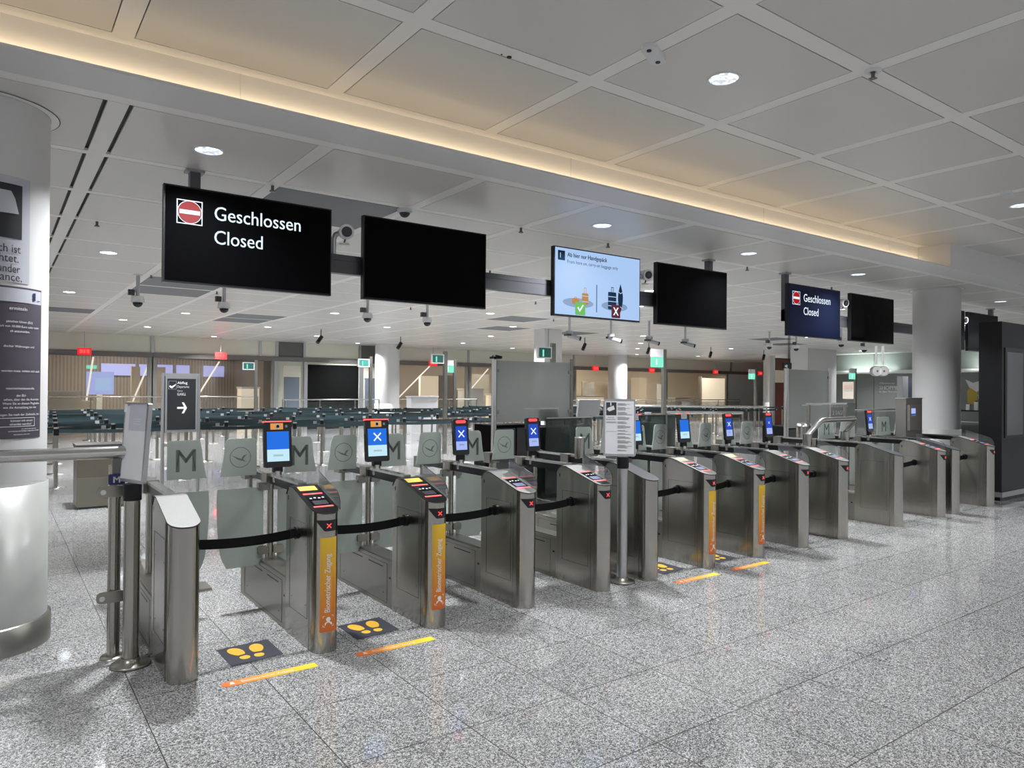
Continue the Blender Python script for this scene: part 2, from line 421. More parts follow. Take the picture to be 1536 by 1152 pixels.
def window(x0, x1, m='hall_glass'):
    global nwin; nwin += 1
    mb = MB(); mb.box(x0, x1, YW+.02, YW+.04, .05, 2.72, m); o = mb.build('window_%d' % nwin, kind='structure')
    MB().box(x0-.02, x0+.16, YW-.04, YW+.08, 0, 2.72, 'hall_frame').box(x1-.16, x1+.02, YW-.04, YW+.08, 0, 2.72, 'hall_frame').build('window_frame', o)
for a, b_ in ((-2.0, .6), (.6, 4.6), (4.6, 9.0), (14.2, 18.0), (18.0, 24.5), (24.5, 31.5), (31.5, 37.2)): window(a, b_)
mb = MB()
mb.box(XA, 9.2, 35.0, 35.2, 0, 4.2, 'hall_ribs'); mb.box(9.2, 14.2, 30.5, 35, 0, 4.2, 'hall_brown')
mb.box(14.2, 26, 35.0, 35.2, 0, 4.2, 'hall_brown'); mb.box(26, XB, 35.0, 35.2, 0, 4.2, 'hall_cream')
mb.build('wall_hall', kind='structure')
MB().box(XA, XB, YW, 35.2, 4.0, 4.1, 'hall_brown').build('ceiling', kind='structure')
MB().box(XB, XB+.1, YA, YB, 0, 4.2, 'wall_greygreen').build('wall_right', kind='structure')

# right-hand shop wall (runs away from the gates) with ledge and bulkhead
mb = MB()
XS = 33.9
mb.box(XS, XS+.2, 8.0, 19.1, 0, H2, 'wall_greygreen')
mb.box(XS-.25, XS+.02, 8.0, 19.2, 2.54, 2.70, 'wall_white')
for y in (10.2, 12.6, 15.0, 17.4): mb.box(XS-.01, XS, y, y+.02, 0, H2, 'groove')
mb.box(XS, XB, 19.1, 19.3, 0, H2, 'wall_greygreen')
mb.build('wall_shop', kind='structure')

# ------------------------------------------------------------------ columns
def column(x, y, r, label, base=True, z1=H2, rn=48):
    t = thing('round_column', label, 'column', (x, y, 0))
    mb = MB(); mb.lathe([(r, 1.05), (r, z1)], (0,0,0), 'column_white', rn); mb.build('shaft', t)
    mb = MB(); mb.lathe([(r+.012, 0), (r+.012, 1.05), (r, 1.052)], (0,0,0), 'column_clad' if base else 'column_white', rn); mb.build('cladding', t)
    if base:
        mb = MB(); mb.lathe([(r+.035, 0), (r+.035, .17), (r+.012, .178)], (0,0,0), 'steel_side', rn); mb.build('base_ring', t)
        mb = MB(); mb.lathe([(r+.004, z1-.004), (r+.05, z1-.004)], (0,0,0), 'ceiling_band', rn)
        mb.lathe([(r+.05, z1-.003), (r+.056, z1-.003)], (0,0,0), 'groove', rn); mb.build('ceiling_collar', t)
    return t
vary(mat('column_clad', (.55,.56,.53), .34, .35), (2,2,2), .05, 2, (.30,.38))
CX, CY, CR = -.08, 5.8, .38
colL = column(CX, CY, CR, 'thick white round column at the left edge, notices wrapped round it')
column(13.43, 5.8, .37, 'thick grey round column right of the last hanging screens, beside the intercom panel', base=True)
column(13.2, 27.0, .50, 'slim white column behind the dark belts, left of the middle', base=False)
column(26.4, 27.0, .50, 'slim white column behind the info sign stand', base=False)
column(35.2, 23.6, .62, 'bright white column just left of the second frosted screen', base=False)
t = thing('square_pillar', 'white square pillar hanging into view above the first frosted screen', 'pillar', (13.6, 16.9, 0))
MB().box(-.34, .34, -.25, .25, 0, H2, 'column_white').build('shaft', t)
MB().cyl((-.20, -.27, 1.9), (-.20, -.27, H2), .012, 'alu', 8).box(-.24, -.16, -.31, -.25, 1.9, 2.1, 'alu').build('conduit', t)
t = thing('wide_pillar', 'broad pale pillar above the second frosted screen', 'pillar', (28.6, 17.3, 0))
MB().box(-1.1, 1.1, -.4, .4, 0, H2, 'column_white').build('shaft', t)

# notices wrapped on the left column: flat layout (u along the curve, z up) mapped to the shaft
def wrap(cx, cy, r): return lambda u, z, lift=0.: (cx+(r+lift)*math.cos(u/r), cy+(r+lift)*math.sin(u/r), z)
W = wrap(0, 0, CR)
def arc_sheet(mb, u0, u1, z0, z1, m, lift=.003, n=14, fz=None):
    P = []
    for k in range(n+1):
        u = u0+(u1-u0)*k/n
        P += [W(u, z0 if not fz else fz(u, z0), lift), W(u, z1 if not fz else fz(u, z1), lift)]
    mb.add(P, [(2*k, 2*k+2, 2*k+3, 2*k+1) for k in range(n)], m, True)
def arc_text(mb, t, size, u, z, m, lift=.007, right=True, fit=None):
    wd = text_geo(t)[2]*size if not fit else fit
    u0 = u-wd if right else u
    mb.text(t, size, (0,0,0), m, fit=fit, fn=lambda a, b_: W(u0+a, z+b_, lift))
# upper notice
t = thing('camera_notice', 'pale grey notice with a camera picture, upper one on the left column', 'sign', (CX, CY, 0))
mb = MB(); arc_sheet(mb, -.915, -.315, 2.335, 3.0, 'poster_grey'); mb.build('sheet', t)
mb = MB(); arc_sheet(mb, -.86, -.37, 2.61, 2.95, 'poster_ink', .005)
v = []
for k in range(13):
    u = -.66+(.267)*k/12; v += [W(u, 2.755+.012*k/12, .008), W(u, 2.905 if u < -.426 else 2.905-(u+.426)/.033*.13, .008)]
mb.add(v, [(2*k, 2*k+2, 2*k+3, 2*k+1) for k in range(12)], 'poster_grey'); mb.build('picture', t)
mb = MB()
for s, z, f, u in (('ch ist', 2.530, .125, -.378), ('chtet.', 2.470, .135, -.390), ('under', 2.405, .125, -.380), ('lance,', 2.352, .135, -.368)):
    arc_text(mb, s, .072, u, z-.008, 'poster_ink', fit=f)
mb.build('wording', t)
# lower notice
t = thing('customs_notice', 'dark framed notice with white wording, lower one on the left column', 'sign', (CX, CY, 0))
mb = MB(); arc_sheet(mb, -.905, -.204, 1.356, 2.312, 'poster_dark'); mb.build('sheet', t)
mb = MB(); arc_sheet(mb, -.895, -.212, 2.215, 2.300, 'poster_grey', .005); mb.build('header', t)
mb = MB()
for z in (2.245, 2.262, 2.279): mb.add([W(-.285+.004*(k % 2), z, .008) if k < 2 else W(-.262, z+.012, .008) for k in range(3)], [(0,1,2)], 'navy')
arc_sheet(mb, -.288, -.268, 2.235, 2.285, 'navy', .008, 3); arc_sheet(mb, -.255, -.228, 2.235, 2.240, 'navy', .008, 3)
mb.build('crest', t)
mb = MB()
for s, z, sz, u in (('ermitteln', 2.165, .030, -.33), ('p\u00e4ischen Union (EU)', 2.085, .020, -.29), ('ert von 10.000 Euro oder mehr', 2.055, .020, -.235),
                    ('ch anzumelden.', 2.025, .020, -.31), ('discher W\u00e4hrungen und', 1.93, .020, -.275),
                    ('wurden muss, richten sich nach', 1.775, .020, -.225), ('rtssicherheitskontrolle', 1.665, .020, -.27),
                    ('der EU-', 1.62, .020, -.33), ('sehen, \u00fcber den die Ausreise', 1.595, .020, -.23), ('Wenn Sie an diesem Flughafen', 1.57, .020, -.225),
                    ('wie die Anmeldung bei der', 1.545, .020, -.25), ('iegen Sie nach der Zollstelle, bei', 1.50, .020, -.225),
                    ('k\u00f6nnen mit einem', 1.462, .020, -.28), ('einandet werden!', 1.44, .020, -.29),
                    ('von Beh\u00f6rden nehmen', 1.412, .012, -.25), ('und k\u00f6nnen am Schalter eingesehen werden', 1.399, .012, -.225),
                    ('Informationen unter www', 1.378, .010, -.30)):
    arc_text(mb, s, sz, u, z, 'white_print')
for a, b_, c, d in ((-.55, -.262, 1.484, 1.487), (-.55, -.262, 1.430, 1.433), (-.265, -.262, 1.430, 1.487)): arc_sheet(mb, a, b_, c, d, 'white_print', .006, 6)
mb.build('wording', t)

# ------------------------------------------------------------------ gate pedestals
GY, PW, PR = 4.38, .17, .085
def ztop(y): return .888+(1.012-.888)*min(max(y, 0), .44)/.44 if y < .50 else 1.012-.10*((y-.50)/.07)**2*.6
YS = [PR*(1-math.cos(math.radians(a))) for a in (0,8,16,24,34,46,60,75,90)]+[.20,.32,.44,.50,.53,.555,.57]
def hw(y, r=PR): return math.sqrt(max(r*r-(r-y)**2, 0)) if y < r else r
def loft(mb, ys, wf, zt, zb, m, cap=True, sm=True):
    n = len(ys); A = []
    for y in ys:
        w_ = wf(y); A += [(-w_, y, zb(y)), (-w_, y, zt(y)), (w_, y, zt(y)), (w_, y, zb(y))]
    fs = []; tp = []
    for i in range(n-1):
        a, b_ = 4*i, 4*i+4
        fs += [(a, a+1, b_+1, b_), (a+2, a+3, b_+3, b_+2)]; tp += [(a+1, a+2, b_+2, b_+1), (a+3, a, b_, b_+3)]
    mb.add(A, fs, m, sm); mb.add(A, tp, cap if isinstance(cap, str) else m)
    e = 4*(n-1); mb.add(A, [(e, e+1, e+2, e+3)], m); return mb
def cyl_fn(r, lift): return lambda u, z: (r*0+(r+lift)*math.sin(u/r), r-(r+lift)*math.cos(u/r), z)
def slope_quad(mb, x0, x1, y0, y1, lift, m):
    mb.add([(x0, y0, ztop(y0)+lift), (x1, y0, ztop(y0)+lift), (x1, y1, ztop(y1)+lift), (x0, y1, ztop(y1)+lift)], [(0,1,2,3)], m)
def slope_bar(mb, x0, x1, y0, y1, h, m):
    v = []
    for y in (y0, y1):
        for x in (x0, x1): v += [(x, y, ztop(y)+.001), (x, y, ztop(y)+h)]
    mb.add(v, [(0,2,3,1), (4,5,7,6), (0,1,5,4), (2,6,7,3), (1,3,7,5)], m)

def leaf(parent, hx, sgn, y, Lw, logo):
    """one swing leaf; s runs from the hinge into the lane"""
    X = lambda s: hx+sgn*s
    q = Lw
    def out(z):                     # free edge
        pts = [(.33,.80), (.36,.86), (.45,.93), (.55,.965), (.70,.99), (.85,1.), (.95,.98), (1.05,.93), (1.15,.88), (1.26,.845), (1.29,.82)]
        if z <= pts[0][0]: return q*pts[0][1]
        for (a, b_), (c, d) in zip(pts, pts[1:]):
            if z <= c: return q*(b_+(d-b_)*(z-a)/(c-a))
        return q*pts[-1][1]
    def part(z0, z1, sin, m, name, rtop=False):
        n = 10; P = [(X(sin), z0)]+[(X(out(z0+(z1-z0)*k/n)), z0+(z1-z0)*k/n) for k in range(n+1)]
        if rtop: P += [(X(out(z1)-.02), z1+.012), (X(sin+.015), z1+.012), (X(sin), z1)]
        else: P += [(X(sin), z1)]
        b_ = MB(); b_.prism(P, 'y', y-.005, y+.005, m); return b_
    top_in = .085
    g = part(1.02, 1.29, top_in, 'etch', 'a', True).build('frosted_glass', parent)
    part(.925, 1.02, .05, 'glass', 'b').build('clear_glass', parent)
    part(.33, .925, .03, 'etch', 'c').build('frosted_glass', parent)
    b_ = MB(); yy = y-.008; sc = (top_in+out(1.15))/2
    if logo == 'bird':
        c = (X(sc), yy, 1.16); r = min(.078, (out(1.15)-top_in)*.40)
        b_.disc(c, r, 'etch_line', 28, r0=.93)
        k = r/.078
        P = [(-.065,.018), (-.02,-.002), (.006,-.012), (.022,.014), (.05,.022), (.034,.006), (.02,-.016), (.045,-.034), (.008,-.026), (-.02,-.016)]
        b_.add([(c[0]+p[0]*k, yy-.001, c[2]+p[1]*k) for p in P], [tuple(range(len(P)))], 'etch_line')
    else:
        wd = min(.13, (out(1.15)-top_in)*.62)
        b_.text('M', .235, (X(sc), yy, 1.075), 'etch_line', fit=wd, center=True, bold=.006)
    b_.build('etched_mark', g)
    for z in (.93, .44):             # hinge clamps and their pin
        MB().rbox(min(X(-.005), X(.075)), max(X(-.005), X(.075)), y-.028, y+.028, z-.03, z+.03, .012, 'steel_side').build('hinge_clamp', parent)
    MB().cyl((X(.0), y, .31), (X(.0), y, .47), .014, 'steel_bright', 12).cyl((X(0), y, .90), (X(0), y, .975), .016, 'steel_bright', 12).build('hinge_pin', parent)

def terminal(parent, kind):
    y = 1.04
    mb = MB(); mb.cyl((0, y, .975), (0, y, 1.06), .032, 'steel_bright', 20); mb.build('terminal_neck', parent)
    big = kind.startswith('big'); w_, h = (.105, .345) if big else ((.095, .33) if kind[:5] == 'paper' else (.078, .315))
    zb = 1.085 if big else 1.10
    mb = MB(); mb.box(-.035, .035, y-.02, y+.02, 1.05, zb+.01, 'black')
    mb.M = Matrix.Translation((0, y, zb)) @ Matrix.Rotation(-math.radians(6), 4, 'X')
    mb.rbox(-w_, w_, -.03, .0, 0, h, .018, 'black_gloss')
    tm = mb.build('face_terminal', parent)
    s = MB(); s.M = mb.M.copy(); yy = -.032
    k0, k1, k2 = .045, (.135 if big else .12), (.27 if big else .255)
    a = w_-.022
    s.box(-a, a, yy, -.03, k1, k2, 'scr_blue' if kind in ('big_blank', 'paper', 'big_x') else 'scr_blue2'); s.box(-a, a, yy, -.03, k0, k1, 'scr_white' if kind in ('big_blank', 'big_x', 'paper', 'paper_x') else 'scr_lav')
    for z in (.092, .084): s.box(-a*.45, a*.45, yy-.001, yy, z, z+.003, 'ink_grey')
    if kind.endswith('_x'):
        r = {'big_x': .045, 'small_x': .042, 'tiny_x': .020, 'mid_x': .036}.get(kind, .04); cz = (k1+k2)/2
        for t_ in (45, -45):
            c_, d_ = math.cos(math.radians(t_)), math.sin(math.radians(t_)); hwid = r*.13
            s.add([(c_*r*u-d_*hwid*v_, yy-.0015, cz+d_*r*u+c_*hwid*v_) for u, v_ in ((-1,-1), (1,-1), (1,1), (-1,1))], [(0,1,2,3)], 'white_lit')
    s.build('screen', tm)
    g = MB(); g.M = mb.M.copy()
    if big: g.box(-w_, w_, -.034, -.002, h-.004, h+.005, 'red_glow')
    elif kind == 'paper': g.box(-w_, w_, -.034, -.002, h-.012, h+.004, 'red_line')
    else: g.rbox(-.05, .05, -.036, -.03, h-.034, h-.008, .012, 'red_lamp')
    g.build('status_lamp', tm)
    if big:
        g = MB(); g.M = mb.M.copy(); g.box(-.055, .04, -.0325, -.03, .285, .332, 'orange_label')
        g.disc((0, -.034, .308), .019, 'white_print', 20); g.disc((0, -.0345, .308), .012, 'black', 18)
        g.box(.055, .073, -.0325, -.03, .298, .318, 'ink_grey'); g.build('camera_label', tm)
    if kind == 'paper':
        g = MB(); g.M = mb.M.copy(); g.box(-.045, .05, -.035, -.031, .265, .335, 'paper')
        for z in (.31, .295, .283): g.box(-.03, .035, -.036, -.035, z, z+.004, 'ink_grey')
        g.build('paper_note', tm)

ICON = 'ring'
def pedestal(x, label, kind, sticker=False, term=None, left=None, right=None, yellow=False, far_top='steel_dark', cyl=False, arm=True, post=None, rear=True):
    t = thing('gate_pedestal', label, 'gate', (x, GY, 0), group='gate pedestals across the hall')
    mb = MB(); loft(mb, YS, hw, lambda y: ztop(y)-.004, lambda y: 0, 'steel')
    mb.build('housing', t)
    top = {'end_light': 'steel_top', 'end': 'dark_plastic', 'black': 'black', 'steel': 'steel_top', 'tip': 'steel_top'}[kind]
    mb = MB(); e = .004
    loft(mb, [y*1.0-(e if y < PR else 0) for y in YS], lambda y: hw(y+e, PR+e) if y < PR else PR+e, lambda y: ztop(y)+.003, lambda y: ztop(y)-.005, 'groove', cap=top, sm=False)
    mb.build('top_plate', t)
    # side hatch outline, screws, slot
    mb = MB()
    for sx_ in (-1, 1):
        a, b_ = sorted((sx_*PR, sx_*(PR+.0012)))
        y0, y1, z0, z1 = .15, .49, .19, .80
        for q in ((y0, y0+.002, z0, z1), (y1, y1+.002, z0, z1), (y0, y1, z0, z0+.002), (y0, y1, z1, z1+.002)):
            mb.box(a, b_, q[0], q[1], q[2], q[3], 'groove')
        for yy in (y0+.04, y1-.04):
            for zz in (z0+.08, z1-.14): mb.cyl((sx_*PR, yy, zz), (sx_*(PR+.003), yy, zz), .005, 'steel_bright', 8)
        mb.rbox(a, b_, .525, .535, .915, .945, .004, 'black', axis='x')
        mb.box(a, b_, .118, .120, 0, .87, 'groove')
    mb.build('service_hatch', t)
    if rear:
        mb = MB(); mb.box(-PR+.004, PR-.004, .57, 1.70, 0, .36, 'steel_side')
        mb.box(-PR+.012, PR-.012, .57, 1.69, .36, .372, 'steel_side'); rb = mb.build('low_housing', t, bevel=.004)
        mb = MB()
        for sx_ in (-1, 1):
            a, b_ = sorted((sx_*(PR-.004), sx_*(PR-.0025)))
            for q in ((.74, 1.0, .295, .303), (1.12, 1.38, .295, .303)): mb.box(a, b_, *q, 'black')
            for q in ((.66, .662, .03, .33), (1.58, 1.582, .03, .33), (.66, 1.58, .33, .332), (.66, 1.58, .03, .032)): mb.box(a, b_, *q, 'groove')
            mb.box(a, b_, .600, .625, .225, .24, 'black')
            for yy in (.72, 1.5): mb.cyl((sx_*(PR-.004), yy, .10), (sx_*PR, yy, .10), .005, 'steel_bright', 8)
        mb.build('service_flap', rb)
    if arm:
        mb = MB(); mb.box(-.03, .03, .50, 1.75, 1.012, 1.030, 'steel_bright'); mb.box(-.026, .026, .56, 1.75, .955, 1.012, 'black')
        mb.build('cross_arm', t)
        mb = MB(); mb.box(-.06, .06, 1.68, 1.80, .93, 1.035, 'steel_side'); mb.cyl((0, 1.74, .37 if rear else 0), (0, 1.74, .94), .02, 'steel', 14); mb.build('arm_post', t)
        mb = MB(); mb.cyl((0, 1.20, .36), (0, 1.20, .955), .024, 'steel', 16); mb.build('pivot_post', t)
        mb = MB(); mb.box(-.05, .05, 1.14, 1.26, .945, 1.034, 'steel_side'); mb.build('pivot_block', t)
    elif rear and (left or right):
        MB().cyl((0, 1.20, .36), (0, 1.20, 1.03), .024, 'steel', 16).box(-.05, .05, 1.14, 1.26, .945, 1.034, 'steel_side').build('pivot_post', t)
    if kind in ('black', 'steel', 'tip'):
        mb = MB(); xr = .066
        for y0 in (.092, .292): mb = MB(); slope_bar(mb, -xr, xr, y0, y0+.014, .006, 'red_line'); mb.build('light_bar', t)
        mb = MB(); slope_quad(mb, -xr+.004, xr-.004, .118, .278, .0040, 'black_gloss')
        slope_quad(mb, -.045, .05, .130, .19, .0045, 'dark_plastic' if kind == 'black' else 'scr_lav_dim')
        if kind != 'steel' or True:
            for k in range(4): slope_quad(mb, -.045+.028*k, -.030+.028*k, .222+.006*(k % 2), .236+.006*(k % 2), .0048, 'white_print')
        if kind == 'tip':
            slope_quad(mb, -.05, .05, .022, .085, .0040, 'black')
        mb.build('reader_window', t)
        if kind == 'black' or yellow:
            mb = MB(); slope_quad(mb, -.066, .058, .355, .425, .0045, 'top_grad' if kind == 'black' else 'pale_orange'); mb.build('top_label', t)
        # clear side guard
        P = [(.035,.90), (.035,.955), (.055,.99), (.09,1.02), (.42,1.115), (.42,1.01), (.2,.955)]
        mb = MB(); mb.prism(P, 'x', .083, .088, 'plexi'); mb.tube([(.0855, p[0], p[1]) for p in P[:5]], .0022, 'black', 6); mb.build('side_guard', t)
        # status window wrapped round the front
        mb = MB(); fn = cyl_fn(PR, .0025); n = 12; zt_, zb_ = .845, .775; ua, ub, uc = -.088, .064, -.028
        v = []
        n = 18; us = [ua+(ub-ua)*k/n for k in range(n+1)]
        for u in us: v.append(fn(u, zt_))
        for u in us: v.append(fn(u, zb_ if u >= uc else zt_-(zt_-zb_)*(u-ua)/(uc-ua)))
        mb.add(v, [(k, k+1, n+2+k, n+1+k) for k in range(n)], 'black_gloss')
        fn2 = cyl_fn(PR, .0045)
        uc_ = -.002
        for t_ in (45, -45):
            c_, d_ = math.cos(math.radians(t_)), math.sin(math.radians(t_)); r = .019
            mb.add([fn2(uc_+c_*r*u-d_*.0028*v_, .81+d_*r*u+c_*.0028*v_) for u, v_ in ((-1,-1), (1,-1), (1,1), (-1,1))], [(0,1,2,3)], 'red_lamp')
        mb.build('status_window', t)
    if sticker:
        mb = MB(); fn = cyl_fn(PR, .0022); n = 12; v = []
        for k in range(n+1): u = -.056+.114*k/n; v += [fn(u, .135), fn(u, .735)]
        mb.add(v, [(2*k, 2*k+2, 2*k+3, 2*k+1) for k in range(n)], 'sticker_grad', True)
        st = mb.build('sticker', t)
        mb = MB(); fr = cyl_fn(PR, .0042)
        mb.text('Biometrischer Zugang', .050, (0,0,0), 'white_print', fit=.37, fn=lambda a, b_: fr(.008-b_, .26+a), bold=.001)
        mb.text('Biometric Access', .030, (0,0,0), 'orange_deep', fit=.22, fn=lambda a, b_: fr(.040-b_, .26+a))
        mb.build('sticker_wording', st); mb = MB()
        # person in a viewfinder
        N = 14
        mb.add([fr(-.002+.014*math.cos(2*PI*k/N), .215+.015*math.sin(2*PI*k/N)) for k in range(N)], [tuple(range(N))], 'white_print')
        mb.add([fr(-.026, .178), fr(.024, .178), fr(.020, .194), fr(.008, .201), (fr(-.012, .201)), fr(-.022, .194)], [tuple(range(6))], 'white_print')
        for ax_, az in ((-.036,.168), (.034,.168), (-.036,.238), (.034,.238)):
            sx_ = 1 if ax_ < 0 else -1; sz = 1 if az < .2 else -1
            for q in ((ax_, ax_+sx_*.014, az, az+sz*.003), (ax_, ax_+sx_*.003, az, az+sz*.014)):
                mb.add([fr(q[0], q[2]), fr(q[1], q[2]), fr(q[1], q[3]), fr(q[0], q[3])], [(0,1,2,3)], 'white_print')
        mb.build('person_icon', st)
    if left: leaf(t, -.024, -1, 1.20, left, 'bird')
    if right: leaf(t, .024, 1, 1.20, right, 'M')
    if term: terminal(t, term)
    if cyl:
        mb = MB(); mb.cyl((0, 1.02, 1.0), (0, 1.02, 1.21), .05, 'steel', 24); mb.lathe([(.052, 1.205), (.052, 1.215), (.001, 1.216)], (0, 1.02, 0), 'steel_bright', 24); mb.build('post_stub', t)
    return t
mat('scr_lav_dim', (.15,.16,.24), .2, em=(.3,.33,.55), es=.35)
ramp_mat('top_grad', 0, -.066, .058, (.90,.36,.10), (.95,.62,.08), .5, .25)
mat('pale_orange', (.85,.55,.22), .5, em=(1,.6,.2), es=.15)

PX = [.90, 1.745, 2.56, 3.37, 4.18, 4.76, 5.56, 6.34, 7.14, 7.94, 9.24, 10.42, 10.85, 12.02]
lanes = [(0,1), (1,2), (2,3), (3,4), (5,6), (6,7), (7,8), (8,9), (10,11), (12,13)]
lf = {}
for a, b_ in lanes:
    q = (PX[b_]-PX[a]-.06)/2-.02; lf.setdefault(a, [None, None])[1] = q; lf.setdefault(b_, [None, None])[0] = q
specs = [
 dict(kind='end_light', label='stainless end pedestal with plain pale sloping top, nearest the left column'),
 dict(kind='black', sticker=True, term='big_blank', label='gate pedestal with orange sticker and tall terminal showing a plain blue screen'),
 dict(kind='black', sticker=True, term='big_x', label='gate pedestal with orange sticker and camera-labelled terminal showing a white cross'),
 dict(kind='steel', term='small_x', label='gate pedestal without sticker, its reader top ending in a bare grey steel tip'),
 dict(kind='tip', term='small_x', label='gate pedestal without sticker just left of the tall info sign stand'),
 dict(kind='end', cyl=True, label='plain closed pedestal with dark sloping top right beside the info sign stand'),
 dict(kind='steel', sticker=True, yellow=True, term='paper', label='gate pedestal with orange sticker, first one right of the info sign stand'),
 dict(kind='steel', sticker=True, yellow=True, term='paper', label='rightmost gate pedestal that carries an orange sticker'),
 dict(kind='steel', term='mid_x', label='gate pedestal without sticker next to the rightmost orange-stickered one'),
 dict(kind='steel', term='tiny_x', label='gate pedestal at the bent handrail, last before the wider gap'),
 dict(kind='end', label='wide-looking closed steel pedestal with no reader, after the gap by the bent handrail'),
 dict(kind='steel', term='mid_x', label='gate pedestal in front of the steel intercom panel'),
 dict(kind='end', label='narrow closed pedestal with dark top, in front of the right column'),
 dict(kind='steel', label='last gate pedestal on the right, in front of the dark cabinet')]
for i, (x, sp) in enumerate(zip(PX, specs)):
    l, r = lf.get(i, [None, None]); pedestal(x, left=l, right=r, **sp)

# black retractable belts between the pedestals
nm = ['first lane at the left', 'lane between the two left stickered pedestals', 'third lane, left of the bare-tipped pedestal', 'lane just left of the info sign stand',
      'lane just right of the info sign stand', 'lane before the rightmost stickered pedestal', 'lane after the rightmost stickered pedestal',
      'lane left of the bent handrail', 'lane at the intercom panel', 'last lane by the dark cabinet']
for (a, b_), n_ in zip(lanes, nm):
    xa, xb = PX[a]+PR, PX[b_]-PR; L_ = xb-xa; t = thing('barrier_belt', 'black belt across the '+n_, 'belt', (xa, 4.74, .715), group='black barrier belts')
    mb = MB(); N = 12; v = []
    for k in range(N+1):
        u = k/N; sag = -.022*4*u*(1-u); v += [(L_*u, 0, -.031+sag), (L_*u, 0, .031+sag), (L_*u, .004, -.031+sag), (L_*u, .004, .031+sag)]
    mb.add(v, sum([[(4*k, 4*k+4, 4*k+5, 4*k+1), (4*k+2, 4*k+3, 4*k+7, 4*k+6), (4*k+1, 4*k+5, 4*k+7, 4*k+3), (4*k, 4*k+2, 4*k+6, 4*k+4)] for k in range(N)], []), 'belt_black')
    mb.build('webbing', t)
    mb = MB(); mb.cyl((L_, 0, 0), (L_-.012, 0, 0), .042, 'black', 20); mb.rbox(L_-.05, L_-.01, -.015, .02, -.030, .030, .008, 'black'); mb.build('wall_clip', t)
    MB().box(0, .02, -.012, .014, -.030, .030, 'black').build('belt_end', t)

# ------------------------------------------------------------------ floor stickers
def foot(mb, sx_, sy_, hx, hy, rot):
    """shoe print: broad sole at (sx_, sy_), small heel at (hx, hy)"""
    c, d = math.cos(rot), math.sin(rot)
    sole = []
    for k in range(24):
        t = 2*PI*k/24; r = .043*(1+.14*math.sin(t)); a = r*math.cos(t); b_ = max(.084*math.sin(t), -.068)
        sole.append((sx_+a*c-b_*d, sy_+a*d+b_*c, .0032))
    mb.poly(sole, 'foot_yellow')
    mb.poly([(hx+.031*math.cos(t)*c-.036*min(math.sin(t), .8)*d, hy+.031*math.cos(t)*d+.036*min(math.sin(t), .8)*c, .0032) for t in [2*PI*k/18 for k in range(18)]], 'foot_yellow')
for a, b_, n_ in ((0, 1, 'leftmost lane, beside the end pedestal'), (1, 2, 'second lane from the left'), (5, 6, 'lane right of the info sign stand'), (6, 7, 'farthest stickered lane')):
    xm = PX[b_]-.405
    t = thing('footprint_sticker', 'dark floor sticker with yellow footprints, '+n_, 'floor sticker', (xm, 4.68, 0), group='footprint stickers')
    mb = MB(); mb.add([(-.165,.15,.002), (-.16,-.19,.002), (.165,-.165,.002), (.165,.165,.002)], [(0,1,2,3)], 'mat_dark'); mb.box(-.16,.16,-.16,.15,0,.0018,'mat_dark'); mb.build('backing', t)
    mb = MB(); foot(mb, -.070, .038, -.050, -.080, .22); foot(mb, .055, .038, .036, -.086, -.16); mb.build('footprints', t)
    t = thing('floor_strip', 'orange to yellow floor strip with small wording in front of the '+n_, 'floor sticker', (xm, 4.235, 0), group='orange floor strips')
    mb = MB(); n = 8
    P = [(-.245+.036*math.cos(PI/2+PI*k/n), .036*math.sin(PI/2+PI*k/n)) for k in range(n+1)]+[(.272, -.036), (.272, .036)]
    mb.prism(P, 'z', 0, .002, 'strip_grad'); mb.build('strip', t)
    mb = MB(); mb.text('Biometrischer Zugang', .042, (-.17, -.014, .0028), 'white_print', uy=(0,1,0), fit=.30)
    mb.poly([(-.222+.010*math.cos(k*PI/5), .010+.009*math.sin(k*PI/5), .0028) for k in range(10)], 'white_print')
    mb.poly([(-.238,-.014,.0028), (-.206,-.014,.0028), (-.212,-.001,.0028), (-.232,-.001,.0028)], 'white_print')
    mb.build('strip_print', t)
# ------------------------------------------------------------------ hanging screens on their beam
YT, ZT, ZB = 6.25, 3.317, 2.528
t = thing('screen_beam', 'long dark grey beam hung from the ceiling behind the row of screens', 'beam', (0, 6.37, 0))
mb = MB(); mb.box(1.2, 8.0, -.03, .05, 2.76, 2.935, 'beam_grey'); mb.box(1.2, 8.0, -.033, -.03, 2.878, 2.882, 'groove'); mb.build('rail', t)
mb = MB(); mb.box(9.72, 21, -.03, .05, 2.76, 2.935, 'beam_grey'); mb.box(9.72, 21, -.033, -.03, 2.878, 2.882, 'groove'); mb.build('rail', t)
for x in (1.34, 7.96, 9.76, 17.3, 20):
    mb = MB(); mb.box(x-.04, x+.04, -.03, .05, 2.93 if x != 9.76 else 2.76, H2-.001, 'beam_grey'); mb.box(x-.07, x+.07, -.05, .07, H2-.02, H2-.001, 'grey_plastic'); mb.build('drop_post', t)
